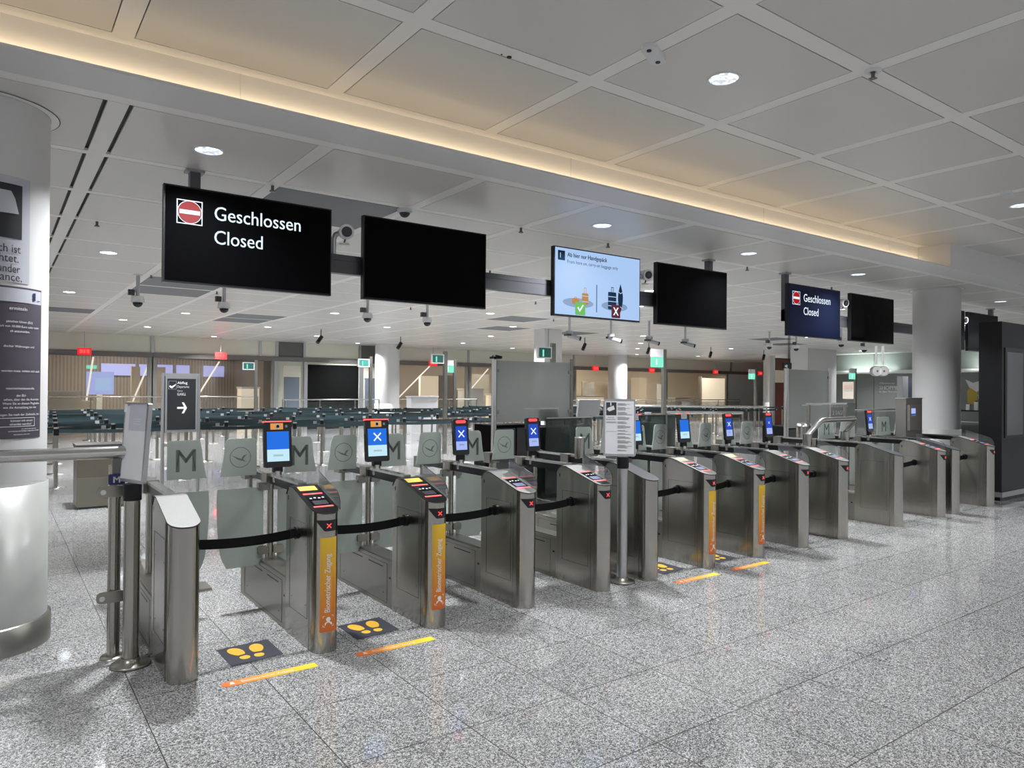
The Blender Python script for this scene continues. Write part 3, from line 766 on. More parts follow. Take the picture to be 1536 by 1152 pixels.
def screen(x0, x1, label, kind):
    t = thing('hanging_screen', label, 'screen', (x0, YT, ZB), group='screens over the gates'); w_ = x1-x0; h = ZT-ZB
    MB().box(0, w_, .0, .06, 0, h, 'black').build('case', t)
    MB().box(w_*.3, w_*.7, .06, .09, h*.3, h*.65, 'black').build('wall_mount', t)
    mb = MB(); e = .013
    bm = {'closed': 'tv_panel', 'closed_navy': 'tv_navy', 'off': 'tv_panel', 'bag': 'scr_sky'}[kind]
    mb.box(e, w_-e, -.003, 0, e+.006, h-e, bm)
    y = -.0045
    if kind.startswith('closed'):
        s = .197*w_/1.4; x_ = .095*w_/1.4; z_ = h-.11-s
        mb.add([(x_, y, z_), (x_+s, y, z_), (x_+s, y, z_+s), (x_, y, z_+s)], [(0,1,2,3)], 'white_lit')
        y2 = y-.001; i = .008
        mb.add([(x_+i, y2, z_+i), (x_+s-i, y2, z_+i), (x_+s-i, y2, z_+s-i), (x_+i, y2, z_+s-i)], [(0,1,2,3)], bm)
        c = (x_+s/2, y2-.001, z_+s/2)
        mb.disc(c, s*.475, 'white_lit', 32); mb.disc((c[0], c[1]-.001, c[2]), s*.45, 'sign_red', 32)
        mb.box(c[0]-s*.40, c[0]+s*.40, c[1]-.003, c[1]-.002, c[2]-s*.085, c[2]+s*.085, 'white_lit')
        k = w_/1.4
        mb.text('Geschlossen', .165*k, (.385*k, y, h-.242*k), 'white_lit', fit=.725*k, bold=.002)
        mb.text('Closed', .165*k, (.385*k, y, h-.440*k), 'white_lit', fit=.395*k, bold=.002)
    if kind == 'bag':
        k = w_/1.378
        def B(a, b_, c, d, m, yy=y): mb.add([(a, yy, c), (b_, yy, c), (b_, yy, d), (a, yy, d)], [(0,1,2,3)], m)
        B(.05, .155, h-.155, h-.045, 'scr_navy_ink'); mb.text('1', .085, (.082, y-.001, h-.13), 'scr_white')
        mb.text('Ab hier nur Handgep\u00e4ck', .072, (.19, y, h-.105), 'scr_navy_ink', fit=.62, bold=.003)
        mb.text('From here on, carry-on baggage only', .055, (.19, y, h-.178), 'scr_navy_ink', fit=.80)
        for cx_, m_ in ((.36, 0), (.94, 0)): mb.disc((cx_, y, .165), .235 if cx_ < .5 else .215, 'scr_oval', 40, ry=.055)
        B(.640, .652, .075, .40, 'scr_navy_ink', y-.001)
        y3 = y-.0015
        mb.rbox(.415, .515, y3, y3+.0005, .155, .285, .012, 'scr_orange')
        B(.415, .515, .182, .19, 'scr_sky', y3-.0006); B(.415, .515, .248, .255, 'scr_sky', y3-.0006)
        for a, b_, c, d in ((.447, .452, .285, .35), (.478, .483, .285, .35), (.447, .483, .345, .35)): B(a, b_, c, d, 'scr_orange', y3)
        mb.poly([(.265, y3, .150), (.37, y3, .150), (.375, y3, .20), (.345, y3, .215), (.285, y3, .215), (.258, y3, .20)], 'scr_orange')
        mb.disc((.318, y3, .215), .020, 'scr_orange', 16, r0=.7)
        mb.rbox(.83, .965, y3, y3+.0005, .125, .335, .015, 'scr_navy_ink')
        for z in (.165, .218, .275): B(.83, .965, z, z+.009, 'scr_sky', y3-.0006)
        for a, b_, c, d in ((.88, .888, .335, .395), (.912, .92, .335, .395), (.88, .92, .387, .395)): B(a, b_, c, d, 'scr_navy_ink', y3)
        mb.poly([(1.035, y3, .445)]+[(1.035+.042*math.sin(PI*k_/12), y3, .445-.35*k_/12) for k_ in range(1, 12)]+[(1.035, y3, .095)]+[(1.035-.042*math.sin(PI*k_/12), y3, .445-.35*k_/12) for k_ in range(11, 0, -1)], 'scr_navy_ink')
        for z in (.36, .145):
            sgn = -1 if z > .2 else 1
            mb.poly([(.99, y3-.0006, z), (1.035, y3-.0006, z+sgn*.028), (1.08, y3-.0006, z), (1.08, y3-.0006, z-.010), (1.035, y3-.0006, z+sgn*.028-.010), (.99, y3-.0006, z-.010)], 'scr_sky')
        y4 = y-.004
        mb.rbox(.31, .465, y4, y4+.0005, .025, .175, .014, 'scr_green'); mb.poly([(.34, y4-.001, .11), (.36, y4-.001, .12), (.378, y4-.001, .09), (.425, y4-.001, .15), (.44, y4-.001, .14), (.38, y4-.001, .06)], 'white_lit')
        mb.rbox(.885, 1.03, y4, y4+.0005, .028, .185, .014, 'scr_maroon')
        for s_ in (1, -1):
            mb.poly([(.9575-s_*.035-.011, y4-.001, .06), (.9575-s_*.035+.011, y4-.001, .06), (.9575+s_*.035+.011, y4-.001, .155), (.9575+s_*.035-.011, y4-.001, .155)], 'white_lit')
    mb.build('display', t)
    return t
mat('sign_red', (.01,.01,.01), .25, em=(.42,.008,.012), es=.9, spec=.03)
screen(1.085, 2.485, 'hanging screen with red no-entry symbol reading Geschlossen Closed, nearest and largest', 'closed')
screen(2.80, 4.184, 'blank black hanging screen, just right of the nearest closed-sign screen', 'off')
screen(5.11, 6.487, 'pale blue hanging screen about hand baggage, green tick and dark red cross', 'bag')
screen(6.79, 8.19, 'blank black hanging screen, just right of the pale blue baggage screen', 'off')
screen(9.65, 11.09, 'navy hanging screen reading Geschlossen Closed, the farther of the two closed signs', 'closed_navy')
screen(11.42, 12.84, 'blank black hanging screen, just left of the thick right column', 'off')
screen(14.30, 15.70, 'blank hanging screen mostly hidden by the thick right column', 'off')
screen(15.87, 17.32, 'blank hanging screen between right column and dark cabinet', 'off')
def barrel_camera(x, label, ang=-.45):
    t = thing('barrel_camera', label, 'camera', (x, 6.36, 2.935), group='white cameras on the screen beam')
    MB().tube([(0,0,0), (0,0,.14), (.012,-.01,.18), (.05,-.04,.20)], .024, 'alu', 10).build('bracket', t)
    d = Vector((math.sin(ang), -math.cos(ang), -.15)).normalized() if False else Vector((-.25, -.95, -.12)).normalized(); c = Vector((.095,-.06,.205))
    b_ = MB(); b_.cyl(c-d*.08, c+d*.06, .062, 'white_plastic', 24, .070); h = b_.build('camera_body', t)
    MB().cyl(c+d*.058, c+d*.064, .048, 'black_gloss', 24).cyl(c+d*.064, c+d*.068, .026, 'dark_plastic', 16).build('lens', t)
    MB().cyl(c+Vector((-.02,0,-.115)), c+Vector((-.02,0,-.108)), .045, 'white_plastic', 16).cyl(c+Vector((-.02,0,-.11)), c+Vector((0,0,-.05)), .008, 'dark_plastic', 8).build('antenna_plate', t)
barrel_camera(2.55, 'white round camera between the nearest closed sign and the black screen')
barrel_camera(6.55, 'white round camera between the baggage screen and its right neighbour')
barrel_camera(11.17, 'white round camera beside the farther closed sign')
barrel_camera(15.66, 'white round camera right of the thick right column')

# ------------------------------------------------------------------ sign stands
def sign_stand(name, label, x, y, face_deg, tilt, kind):
    """post with cast foot, black socket and a snap-frame poster holder"""
    t = thing(name, label, 'sign', (x, y, 0))
    mb = MB(); mb.lathe([(.0, .0), (.108, .0), (.114, .006), (.108, .016), (.06, .022), (.048, .05)], (0,0,0), 'steel_side', 32); mb.build('foot', t)
    MB().cyl((0,0,.01), (0,0,1.03), .045, 'steel' if kind == 'blank' else 'alu', 28).build('post', t)
    MB().cyl((0,0,1.0), (0,0,1.10), .052, 'black', 24).build('socket', t)
    mb = MB(); M = Matrix.Translation((0,0,1.09)) @ Matrix.Rotation(math.radians(face_deg), 4, 'Z') @ Matrix.Rotation(-math.radians(tilt), 4, 'X'); mb.M = M
    w_, h = (.135, .50) if kind == 'blank' else (.142, .52); M = M @ Matrix.Translation((0 if kind == 'blank' else -.03, 0, 0)); mb.M = M
    mb.rbox(-w_, w_, -.012, .012, .015, h, .018, 'alu'); fr = mb.build('poster_frame', t)
    mb = MB(); mb.M = M; mb.box(-w_+.016, w_-.016, -.0145, -.012, .035, h-.02, 'paper')
    Y = -.0155
    def B(a, b_, c, d, m): mb.add([(a, Y, c), (b_, Y, c), (b_, Y, d), (a, Y, d)], [(0,1,2,3)], m)
    if kind == 'info':
        B(-.118, -.028, .375, .49, 'ink'); Y -= .001
        mb.poly([(-.106, Y, .440), (-.052, Y, .462), (-.042, Y, .428), (-.090, Y, .408), (-.110, Y, .425)], 'paper'); B(-.082, -.072, .46, .49, 'paper')
        mb.text('Achtung', .016, (-.105, Y, .352), 'ink'); mb.text('Video\u00fcberwachung', .016, (-.122, Y, .335), 'ink', fit=.085)
        for z in (.318, .312, .306, .232): B(-.118, -.032, z, z+.0025, 'ink_grey')
        rz = random.Random(3); z = .478
        while z > .055:
            n_ = rz.choice((2,3,3,4))
            for k in range(n_):
                B(-.018, -.018+rz.uniform(.07,.130) if k else .05, z, z+.0035, 'ink_grey'); z -= .0075
            z -= .012
        B(-.026, -.0255, .05, .49, 'ink_grey')
    else:
        B(-.07, .12, .33, .49, 'poster_grey'); Y -= .0005; B(-.13, -.10, .44, .49, 'white_print')
        for z in (.40, .385, .37): B(-.02, .06, z, z+.002, 'white_print')
    mb.build('poster', fr)
    return t
sign_stand('poster_stand', 'steel post with a framed white poster seen nearly edge-on, beside the left rail', .69, 4.87, -70, 4, 'blank')
sign_stand('info_stand', 'grey post with framed white notice full of small print, standing among the gates', 4.50, 4.53, -40, 4, 'info')

# black arrow sign behind the first pedestal
t = thing('direction_sign', 'black framed direction sign with white right arrow, behind the end pedestal', 'sign', (1.11, 6.40, 0))
mb = MB(); mb.cyl((.012,0,.0), (.012,0,1.80), .014, 'alu', 12); mb.build('post', t)
mb = MB(); mb.cyl((.285,0,.0), (.285,0,1.80), .014, 'alu', 12); mb.build('post', t)
mb = MB(); mb.box(.012, .285, -.01, .01, 1.775, 1.80, 'alu'); mb.build('crossbar', t); MB().box(.012, .285, -.01, .01, 1.20, 1.22, 'alu').build('crossbar', t); MB().box(-.08,.38,-.12,.12,0,.02,'steel_side').build('foot_plate', t)
mb = MB(); mb.box(.025, .272, -.022, .0, 1.315, 1.775, 'alu'); fr = mb.build('frame', t)
mb = MB(); mb.box(.040, .257, -.025, -.022, 1.335, 1.755, 'signboard_black'); Y = -.0262
mb.poly([(.052, Y, 1.695), (.062, Y, 1.700), (.072, Y, 1.692), (.105, Y, 1.712), (.100, Y, 1.700), (.075, Y, 1.676), (.062, Y, 1.680)], 'white_print')
for q in ((.048,.108,1.735,1.737), (.048,.108,1.668,1.670), (.048,.050,1.668,1.737), (.106,.108,1.668,1.737)): mb.box(q[0], q[1], Y, Y+.001, q[2], q[3], 'ink_grey')
mb.text('Abflug', .030, (.115, Y, 1.712), 'white_print'); mb.text('Departures', .030, (.115, Y, 1.680), 'poster_grey', fit=.09)
mb.text('Gates', .018, (.115, Y, 1.650), 'poster_grey'); mb.text('G,H,K,L', .030, (.115, Y, 1.618), 'white_print', fit=.065)
mb.box(.115, .17, Y, Y+.001, 1.507, 1.523, 'white_print')
mb.poly([(.150, Y, 1.560), (.166, Y, 1.560), (.190, Y, 1.515), (.166, Y, 1.470), (.150, Y, 1.470), (.172, Y, 1.515)], 'white_print')
mb.build('sign_face', fr)

# rail and glass barrier at the left edge
t = thing('hand_rail', 'thick polished steel hand rail entering from the left edge', 'railing', (-3.0, 4.98, 0))
MB().cyl((0,0,1.285), (3.68,0,1.285), .038, 'steel_bright', 24).build('rail', t)
mb = MB(); mb.cyl((3.62,.09,0), (3.62,.09,1.20), .036, 'steel', 20); mb.lathe([(.001,.012), (.07,.012), (.075,0)], (3.62,.09,0), 'steel_side', 24); mb.build('post', t)
MB().box(3.60, 3.64, .02, .08, 1.15, 1.26, 'steel_dark').build('rail_bracket', t)
for z in (1.04, .39):
    c = MB(); c.rbox(3.52, 3.68, .035, .05, z-.035, z+.035, .03, 'steel_side'); c.cyl((3.55,.02,z), (3.55,.08,z), .016, 'steel_bright', 16); c.build('glass_clamp', t)
MB().box(.1, 3.575, .052, .062, .12, 1.13, 'glass').build('glass_panel', t)
MB().rbox(3.575, 3.665, -.0, .02, 1.085, 1.15, .01, 'navy').text('M', .055, (3.60, -.002, 1.098), 'white_print', bold=.003).build('tag', t)

# ------------------------------------------------------------------ queue stanchions with dark green belts (built once, copied)
def make_stanchion():
    t = thing('belt_stanchion', 'steel queue stanchion carrying a dark green belt in the roped queue field', 'stanchion', (0,0,0), group='belt stanchions in the queue field')
    MB().cyl((0,0,.015), (0,0,.98), .032, 'steel_side', 12).build('post', t)
    mb = MB(); mb.lathe([(.001,.022), (.05,.022), (.15,.012), (.155,0)], (0,0,0), 'steel_side', 16); mb.build('foot', t)
    c = MB(); c.cyl((0,0,.87), (0,0,.99), .038, 'black', 12).build('belt_head', t) if False else None
    MB().cyl((0,0,.865), (0,0,.975), .040, 'black', 12).cyl((0,0,.975), (0,0,1.0), .038, 'alu', 12).build('belt_head', t)
    mb = MB(); N = 6; v = []; Lb = 1.915
    for k in range(N+1):
        u = k/N; sag = -.02*4*u*(1-u); v += [(.035+Lb*u, 0, .905+sag), (.035+Lb*u, 0, .965+sag)]
    mb.add(v, [(2*k, 2*k+2, 2*k+3, 2*k+1) for k in range(N)], 'belt_green')
    mb.box(.04+Lb*.92, .04+Lb*.96, -.004, .004, .905, .965, 'grey_plastic'); mb.build('belt', t)
    return t
proto = make_stanchion(); first = True; rs = random.Random(5)
def put(x, y, rz=0):
    global first
    o = proto if first else copy_tree(proto); first = False
    o.location = (x, y, 0); o.rotation_euler = (0, 0, rz)
for r_ in range(12):
    y = 14.0+1.06*r_; x0 = .75+.055*(y-14)+(.9 if r_ % 2 else 0)-1.9
    n = 9 if r_ < 3 else 13
    for k in range(n):
        xx = x0+2.0*k; yy = y+rs.uniform(-.02, .02)
        if any(a < xx+1.95 and xx-.2 < b_ and c < yy < d for a, b_, c, d in ((13.1, 14.1, 16.5, 17.3), (12.3, 14.3, 23.9, 28), (25.7, 27.2, 26, 28), (27.4, 29.8, 16.7, 17.8), (9.3, 9.6, 15.8, 16.2), (9.2, 9.5, 20.1, 20.4), (12.6, 12.9, 20.7, 21.1), (25.8, 26, 18.1, 18.5), (6.7, 6.9, 23.3, 23.6))): continue
        put(xx, yy)
for y in (18.8, 20.0, 21.2, 22.4):           # second field on the right
    for k in range(1): put(28.0+2.0*k+(.6 if int(y*2) % 3 else 0), y)

# glass railings in front of the rear glass wall
def railing(name, label, x0, x1, y, z, n, glass=True, dy=0):
    t = thing(name, label, 'railing', (x0, y, 0), math.atan2(dy, x1-x0)); L_ = math.hypot(x1-x0, dy)
    MB().cyl((0,0,z), (L_,0,z), .025, 'steel_bright', 12).build('rail', t)
    for k in range(n+1): MB().cyl((L_*k/n,0,0), (L_*k/n,0,z), .02, 'steel_side', 10).build('post', t)
    if glass: MB().box(.02, L_-.02, -.006, .006, .1, z-.08, 'glass').build('glass_panel', t)
railing('glass_railing', 'long bright rail with glass in front of the rear hall, far left', -1.0, 8.0, 27.2, 1.33, 5)
railing('glass_railing', 'rail above the dark belts in front of the rear doors', 8.8, 17.5, 26.8, 1.22, 6)
railing('glass_railing', 'rail with glass running behind the bright white column', 20, 36, 26.5, 1.15, 8)
railing('queue_rail', 'steel rail crossing right of the low green glass screen', 11.6, 15.1, 13.55, 1.30, 2, False, dy=-3.2)
railing('queue_rail', 'short upper steel rail behind the terminals right of centre', 9.55, 10.75, 8.55, 1.30, 2, False, dy=-.7)
railing('glass_railing', 'low rail before the shop wall at the right', 22.5, 31.5, 13.0, 1.05, 4)

# ------------------------------------------------------------------ control desks in the middle distance
def frosted_screen(label, x0, x1, y, z0, ztop_, posts=(.03, .03)):
    t = thing('frosted_screen', label, 'partition', (x0, y, 0)); L_ = x1-x0
    MB().box(.04, L_-.04, -.006, .006, z0, ztop_, 'frost_panel').box(L_*.35, L_*.82, -.009, -.006, 1.385, 1.405, 'white_print').build('frosted_pane', t)
    for xx, r, top in ((0, posts[0], ztop_+(.02 if posts[0] > .035 else .06)), (L_, posts[1], ztop_+.06)):
        MB().cyl((xx,0,0), (xx,0,top), r, 'steel_bright' if r > .035 else 'steel_side', 16).build('post', t)
    for xx in (.05, L_-.05):
        for z in (z0+.15, ztop_-.15): MB().rbox(xx-.03, xx+.03, -.02, .02, z-.025, z+.025, .01, 'steel_side').build('pane_clamp', t)
    return t
t = frosted_screen('large frosted screen with thick round post, left of the info sign stand', 5.93, 7.42, 8.62, 1.20, 2.11, (.042, .03))
mb = MB(); mb.box(-.07, .07, -.06, .02, 2.13, 2.16, 'black'); mb.cyl((-.05,-.10,2.14), (-.02,.0,2.17), .022, 'black', 10); mb.cyl((.07,-.09,2.15), (.02,.0,2.17), .022, 'black', 10); mb.build('post_cameras', t)
frosted_screen('second frosted screen, beyond the gates near the hanging shop speakers', 13.25, 14.86, 8.62, .92, 2.14, (.05, .04))
def box_thing(name, label, cat, parts, loc, rz=0, group=None):
    t = thing(name, label, cat, loc, rz, group)
    for nm_, q in parts:
        mb = MB()
        for a in q: mb.box(*a)
        mb.build(nm_, t)
    return t
box_thing('desk_cabinet', 'black cabinet below the large frosted screen', 'cabinet', [('body', [(0,.80,0,.5,.02,1.15,'black_matt')]), ('leg', [(.02,.08,.02,.48,0,.02,'steel_dark')]), ('door', [(.03,.41,-.012,0,.08,1.1,'dark_plastic')]), ('door', [(.44,.78,-.012,0,.08,1.1,'dark_plastic')])], (6.0, 8.75, 0))
box_thing('glass_counter', 'dark green glass counter front, left part behind the info sign stand', 'counter', [('front_glass', [(0,.95,0,.012,.08,1.24,'green_glass')]), ('counter_body', [(0,.95,.10,.6,0,1.10,'panel_dark')]), ('top_rail', [(0,.95,-.01,.03,1.24,1.255,'steel_bright')])] if mat('panel_dark', (.035,.042,.040), .35) else [], (6.85, 8.55, 0))
box_thing('glass_counter', 'dark glass counter front with bright top edge, right of the info sign stand', 'counter', [('front_glass', [(0,1.12,0,.012,.08,1.25,'green_glass')]), ('counter_body', [(0,1.12,.10,.6,0,1.12,'panel_dark')]), ('top_rail', [(-.9,1.12,-.01,.03,1.25,1.268,'steel_bright')])], (8.72, 8.6, 0))
def monitor(label, x, y, z, w_, h, m, tilt=12):
    t = thing('desk_monitor', label, 'monitor', (x, y, z)); mb = MB(); mb.M = Matrix.Rotation(-math.radians(tilt), 4, 'X')
    mb.rbox(0, w_, 0, .04, 0, h, .02, m); mb.build('back_cover', t); MB().box(w_*.4, w_*.6, .04, .10, -.12, .1, m).box(w_*.2,w_*.8,-.02,.18,-.135,-.12,m).build('stand', t)
monitor('navy blue back of a desk screen beside the frosted screen post', 6.76, 8.8, 1.245, .36, .24, 'navy', -14)
monitor('pale grey back of a desk screen behind the info sign stand', 7.75, 8.85, 1.235, .48, .29, 'white_plastic', -8)
box_thing('desk_phone', 'black handset holder on the counter right of the info sign stand', 'phone', [('cradle', [(0,.16,0,.12,0,.03,'black')]), ('handset', [(.05,.10,.03,.07,.03,.22,'black'), (.05,.18,.03,.07,.19,.22,'black')])], (8.95, 8.75, 1.125))
box_thing('counter_box', 'small white box on the counter edge right of the info sign stand', 'box', [('body', [(0,.08,0,.08,0,.17,'white_plastic')]), ('lid', [(-.004,.084,-.004,.084,.17,.18,'paper')])], (9.3, 8.75, 1.12))
box_thing('desk_cabinet', 'black cabinet below the second frosted screen', 'cabinet', [('body', [(0,1.45,0,.5,.0,.95,'black_matt')]), ('door', [(.05,.68,-.012,0,.06,.88,'dark_plastic')]), ('door', [(.75,1.4,-.012,0,.06,.88,'dark_plastic')])], (13.35, 8.75, 0))
t = thing('waste_bin', 'tall polished steel cylinder bin in front of the second frosted screen', 'bin', (11.42, 7.08, 0))
mb = MB(); mb.cyl((0,0,0), (0,0,1.08), .13, 'steel', 28); mb.build('body', t); mb = MB(); mb.lathe([(.131,1.08), (.12,1.13), (.05,1.15), (.001,1.15)], (0,0,0), 'steel_bright', 28); mb.build('lid', t)
t = thing('tube_portal', 'square steel tube frame behind the bent handrail', 'frame', (11.75, 7.2, 0))
MB().cyl((0,0,0), (0,0,1.47), .03, 'steel', 16).build('leg', t); MB().cyl((1.2,0,0), (1.2,0,1.47), .03, 'steel', 16).build('leg', t)
MB().box(-.035, 1.235, -.03, .03, 1.45, 1.48, 'steel_bright').build('top_bar', t)
t = thing('bent_handrail', 'bent steel handrail on two short posts after the last closely spaced gate', 'railing', (8.70, 5.36, 0))
MB().cyl((.02,0,0), (.02,0,1.125), .058, 'steel', 24).build('post', t)
MB().cyl((.95,0,0), (.95,0,1.13), .058, 'steel', 24).build('post', t)
MB().tube([(.03,0,1.10), (.08,0,1.14), (.33,0,1.285), (.40,0,1.30), (1.20,0,1.305)], .036, 'steel_bright', 14).build('rail', t)
MB().tube([(.95,0,1.12), (1.02,0,1.17), (1.19,0,1.255)], .030, 'steel', 12).build('rail_bracket', t)
MB().cyl((1.0,0,.985), (1.16,0,.985), .03, 'steel_bright', 12).build('side_stub', t)

# steel intercom panel on the wide-lane pedestal
t = thing('intercom_panel', 'upright steel panel with a small lit blue display, before the right column', 'panel', (11.28, 5.30, 0))
MB().box(0, .52, 0, .16, 0, 1.59, 'bronze_steel' if mat('bronze_steel', (.30,.285,.26), .4, .9) else '').build('panel_body', t, bevel=.004)
MB().box(-.004, .524, -.004, .164, 1.585, 1.60, 'steel_bright').build('top_edge', t)
u_ = MB().box(.02, .36, -.045, 0, 1.10, 1.49, 'bronze_steel').build('intercom', t, bevel=.004)
MB().box(.07, .20, -.048, -.045, 1.36, 1.44, 'scr_lav').box(.08, .21, -.047, -.045, 1.325, 1.34, 'scr_blue').build('display', u_)
# another arm crossing behind, and the dark cabinet at right
t = thing('display_cabinet', 'tall dark grey cabinet with inset upright screen at the right edge', 'cabinet', (12.68, 4.52, 0))
MB().box(0, 1.9, 0, .32, .14, 2.80, 'kiosk_grey').build('body', t, bevel=.006)
MB().box(-.004, 0, .0, .32, .14, 2.80, 'kiosk_black').build('side_panel', t)
MB().box(.03, 1.9, .03, .3, 0, .06, 'black').box(.0, 1.9, -.01, .3, .06, .14, 'alu').build('plinth', t)
f_ = MB().rbox(.10, .86, -.012, .0, .98, 2.40, .02, 'black').build('screen_frame', t)
MB().box(.155, .80, -.016, -.012, 1.02, 2.33, 'kiosk_screen').build('screen', f_)
MB().box(.93, .935, -.004, 0, .14, 2.8, 'groove').build('panel_joint', t)

# bronze box bin in the left background
t = thing('box_bin', 'low brown metal box standing behind the left rail', 'bin', (.93, 11.35, 0))
MB().box(0, .58, 0, .5, .03, .84, 'bronze').build('body', t, bevel=.01); MB().box(-.01, .59, -.01, .51, .84, .88, 'steel_dark').build('lid', t); MB().box(.03,.55,.03,.47,0,.03,'black').build('plinth', t)
# ------------------------------------------------------------------ ceiling fittings
def downlight(x, y, z, r, label, group, power, near=False):
    t = thing('ceiling_light', label, 'ceiling light', (x, y, z), group=group)
    mb = MB(); mb.lathe([(r+.018, -.001), (r+.016, -.006), (r, -.006), (r, -.001)], (0,0,0), 'white_plastic', 28); mb.build('trim_ring', t)
    mb = MB(); mb.disc((0,0,-.002), r, 'bulb_near' if near else 'bulb', 28, (1,0,0), (0,1,0)); mb.build('lens', t)
    a = area('lamp', (x, y, z-.012), (x, y, 0), power, (.93,.96,1), r*2, spread=math.radians(130))
    return t
# the faceted lens of the larger lights: bright patches of the reflector
m = mat('bulb_near', (1,1,1), .4, em=(.75,.85,1), es=3); b = m.node_tree.nodes['Principled BSDF']
g3 = nd(m, 'ShaderNodeTexCoord'); vo = nd(m, 'ShaderNodeTexVoronoi'); vo.inputs['Scale'].default_value = 28; lk(m, g3.outputs['Object'], vo.inputs['Vector'])
mr = nd(m, 'ShaderNodeMapRange'); mr.inputs[1].default_value = .1; mr.inputs[2].default_value = .6; mr.inputs[3].default_value = 3.2; mr.inputs[4].default_value = .45
lk(m, vo.outputs['Distance'], mr.inputs[0]); lk(m, mr.outputs[0], b.inputs['Emission Strength'])
for x, y, lb in ((4.08, 3.15, 'round recessed ceiling light at upper right, beside the oval sensor'), (9.58, 3.23, 'round recessed ceiling light at the right edge of the upper ceiling'),
                 (-1.4, 3.15, 'round recessed light above and left of the view'), (1.35, -.6, 'round recessed light above the camera side'), (6.8, -.6, 'round recessed light behind the camera, right side'), (12.3, -.6, 'round recessed light far right of the camera')):
    downlight(x, y, H1, .10, lb, 'lights in the upper ceiling', NEAR_W, True)
for x, lb in ((1.31, 'round ceiling light above the nearest closed-sign screen'), (5.38, 'round ceiling light above the pale blue baggage screen'), (7.99, 'round ceiling light above the screen right of the baggage screen'),
              (10.72, 'round ceiling light right of the farther closed-sign screen'), (16.07, 'round ceiling light above the dark cabinet')):
    downlight(x, 5.76, H2, .10, lb, 'lights before the screens', NEAR_W*1.75, True)
far = [(1.24,11.0), (6.8,11.0), (1.16,16.1), (3.8,18.9), (6.66,16.5), (2.83,21.9), (3.76,24.0), (6.38,27.0), (6.63,21.6), (9.42,19.3), (9.13,24.2), (11.88,27.0), (9.57,14.1), (12.14,16.7),
       (9.61,9.01), (11.22,10.8), (17.5,16.7), (20.2,19.4), (22.7,22.0), (16.3,9.44), (25.6,19.3), (30.0,24.7), (13.74,20.2), (12.3,12.0), (15,24), (18.5,25.5), (22,13.5), (27,12), (31,16.5), (26.4,25.6), (19.5,8.8), (34.5,22)]
for x, y in far:
    downlight(x, y, H2, .10, 'small round light in the far part of the control area ceiling', 'small lights in the far ceiling', FAR_W)

def dome(x, y, label, kind, zc=3.12):
    t = thing('dome_camera' if kind == 'dome' else 'bullet_camera', label, 'camera', (x, y, H2), group='cameras hanging over the control area')
    h = H2-zc
    MB().cyl((0,0,0), (0,0,-h), .028, 'alu', 12).build('drop_rod', t); MB().cyl((0,0,0), (0,0,-.015), .07, 'white_plastic', 16).build('ceiling_plate', t)
    if kind == 'dome':
        mb = MB(); mb.cyl((0,0,-h+.02), (0,0,-h-.08), .09, 'white_plastic', 20, .105); mb.build('housing', t)
        mb = MB(); mb.sphere((0,0,-h-.085), .075, 'black_gloss', 18, 6, -1, 0); mb.build('dome_lens', t)
        MB().box(-.14, -.05, -.04, .04, -h+.03, -h+.12, 'dark_plastic').build('junction_box', t)
    else:
        MB().cyl((0,0,-h+.05), (0,0,-h-.02), .09, 'grey_plastic', 16).box(-.13, .02, -.05, .05, -h-.07, -h-.02, 'dark_plastic').build('junction_box', t)
        MB().cyl((-.02,.03,-h-.05), (.22,-.10,-h-.12), .05, 'grey_plastic', 16).cyl((.22,-.10,-h-.12), (.255,-.12,-h-.13), .052, 'black_gloss', 16).build('camera_body', t)
    return t
for x, lb in ((1.87, 'leftmost hanging dome camera, below the nearest closed sign'), (3.2, 'second hanging dome camera, right below the nearest closed sign'),
              (5.86, 'hanging dome camera under the left end of the black screen'), (7.18, 'hanging dome camera under the middle of the black screen')):
    dome(x, 12.87, lb, 'dome')
for x, lb in ((11.0, 'leftmost hanging bullet camera, under the baggage screen'), (12.35, 'second hanging bullet camera, under the right end of the baggage screen'),
              (13.7, 'third hanging bullet camera, between the middle screens'), (15.1, 'rightmost hanging bullet camera, under the blank screen')):
    dome(x, 12.87, lb, 'bullet', 3.02)
dome(18.9, 12.87, 'hanging dome camera left of the farther closed sign', 'dome', 3.1)
dome(20.3, 12.87, 'hanging dome camera under the left end of the farther closed sign', 'dome', 3.1)
dome(19.4, 10.9, 'hanging dome camera under the farther closed sign right corner', 'dome', 3.1)
dome(21.6, 11.4, 'hanging dome camera under the blank screen next to the right column', 'dome', 3.05)
for x, y, lb in ((8.2, 21.4, 'small dark camera above the black doorway'), (11.5, 22.5, 'small dark camera beside the slim white column'), (16.6, 18.6, 'small dark camera left of the slim column behind the info stand'),
                 (20.0, 18.8, 'small dark camera by the tall green exit sign'), (24.0, 19.1, 'small dark camera above the lit rear shop'), (27.5, 19.0, 'small dark camera left of the bright white column')):
    t = thing('spot_camera', lb, 'camera', (x, y, H2), group='small dark cameras in the far ceiling')
    MB().cyl((0,0,0), (0,0,-.25), .015, 'dark_plastic', 8).build('drop_rod', t); MB().cyl((.02,0,-.22), (-.14,-.06,-.42), .06, 'black', 12).build('camera_body', t)
t = thing('oval_sensor', 'white oval two-eyed sensor on the upper ceiling beside the light', 'sensor', (3.40, 3.17, H1), rz=math.radians(25))
MB().rbox(-.14, .14, -.05, .05, -.028, 0, .045, 'white_plastic', axis='z').build('housing', t); MB().cyl((-.09,0,-.034), (-.09,0,-.027), .016, 'black', 14).cyl((.09,0,-.034), (.09,0,-.027), .016, 'black', 14).build('eyes', t)
t = thing('oval_sensor', 'white oval sensor at the far right of the upper ceiling', 'sensor', (8.9, 3.12, H1), rz=math.radians(10))
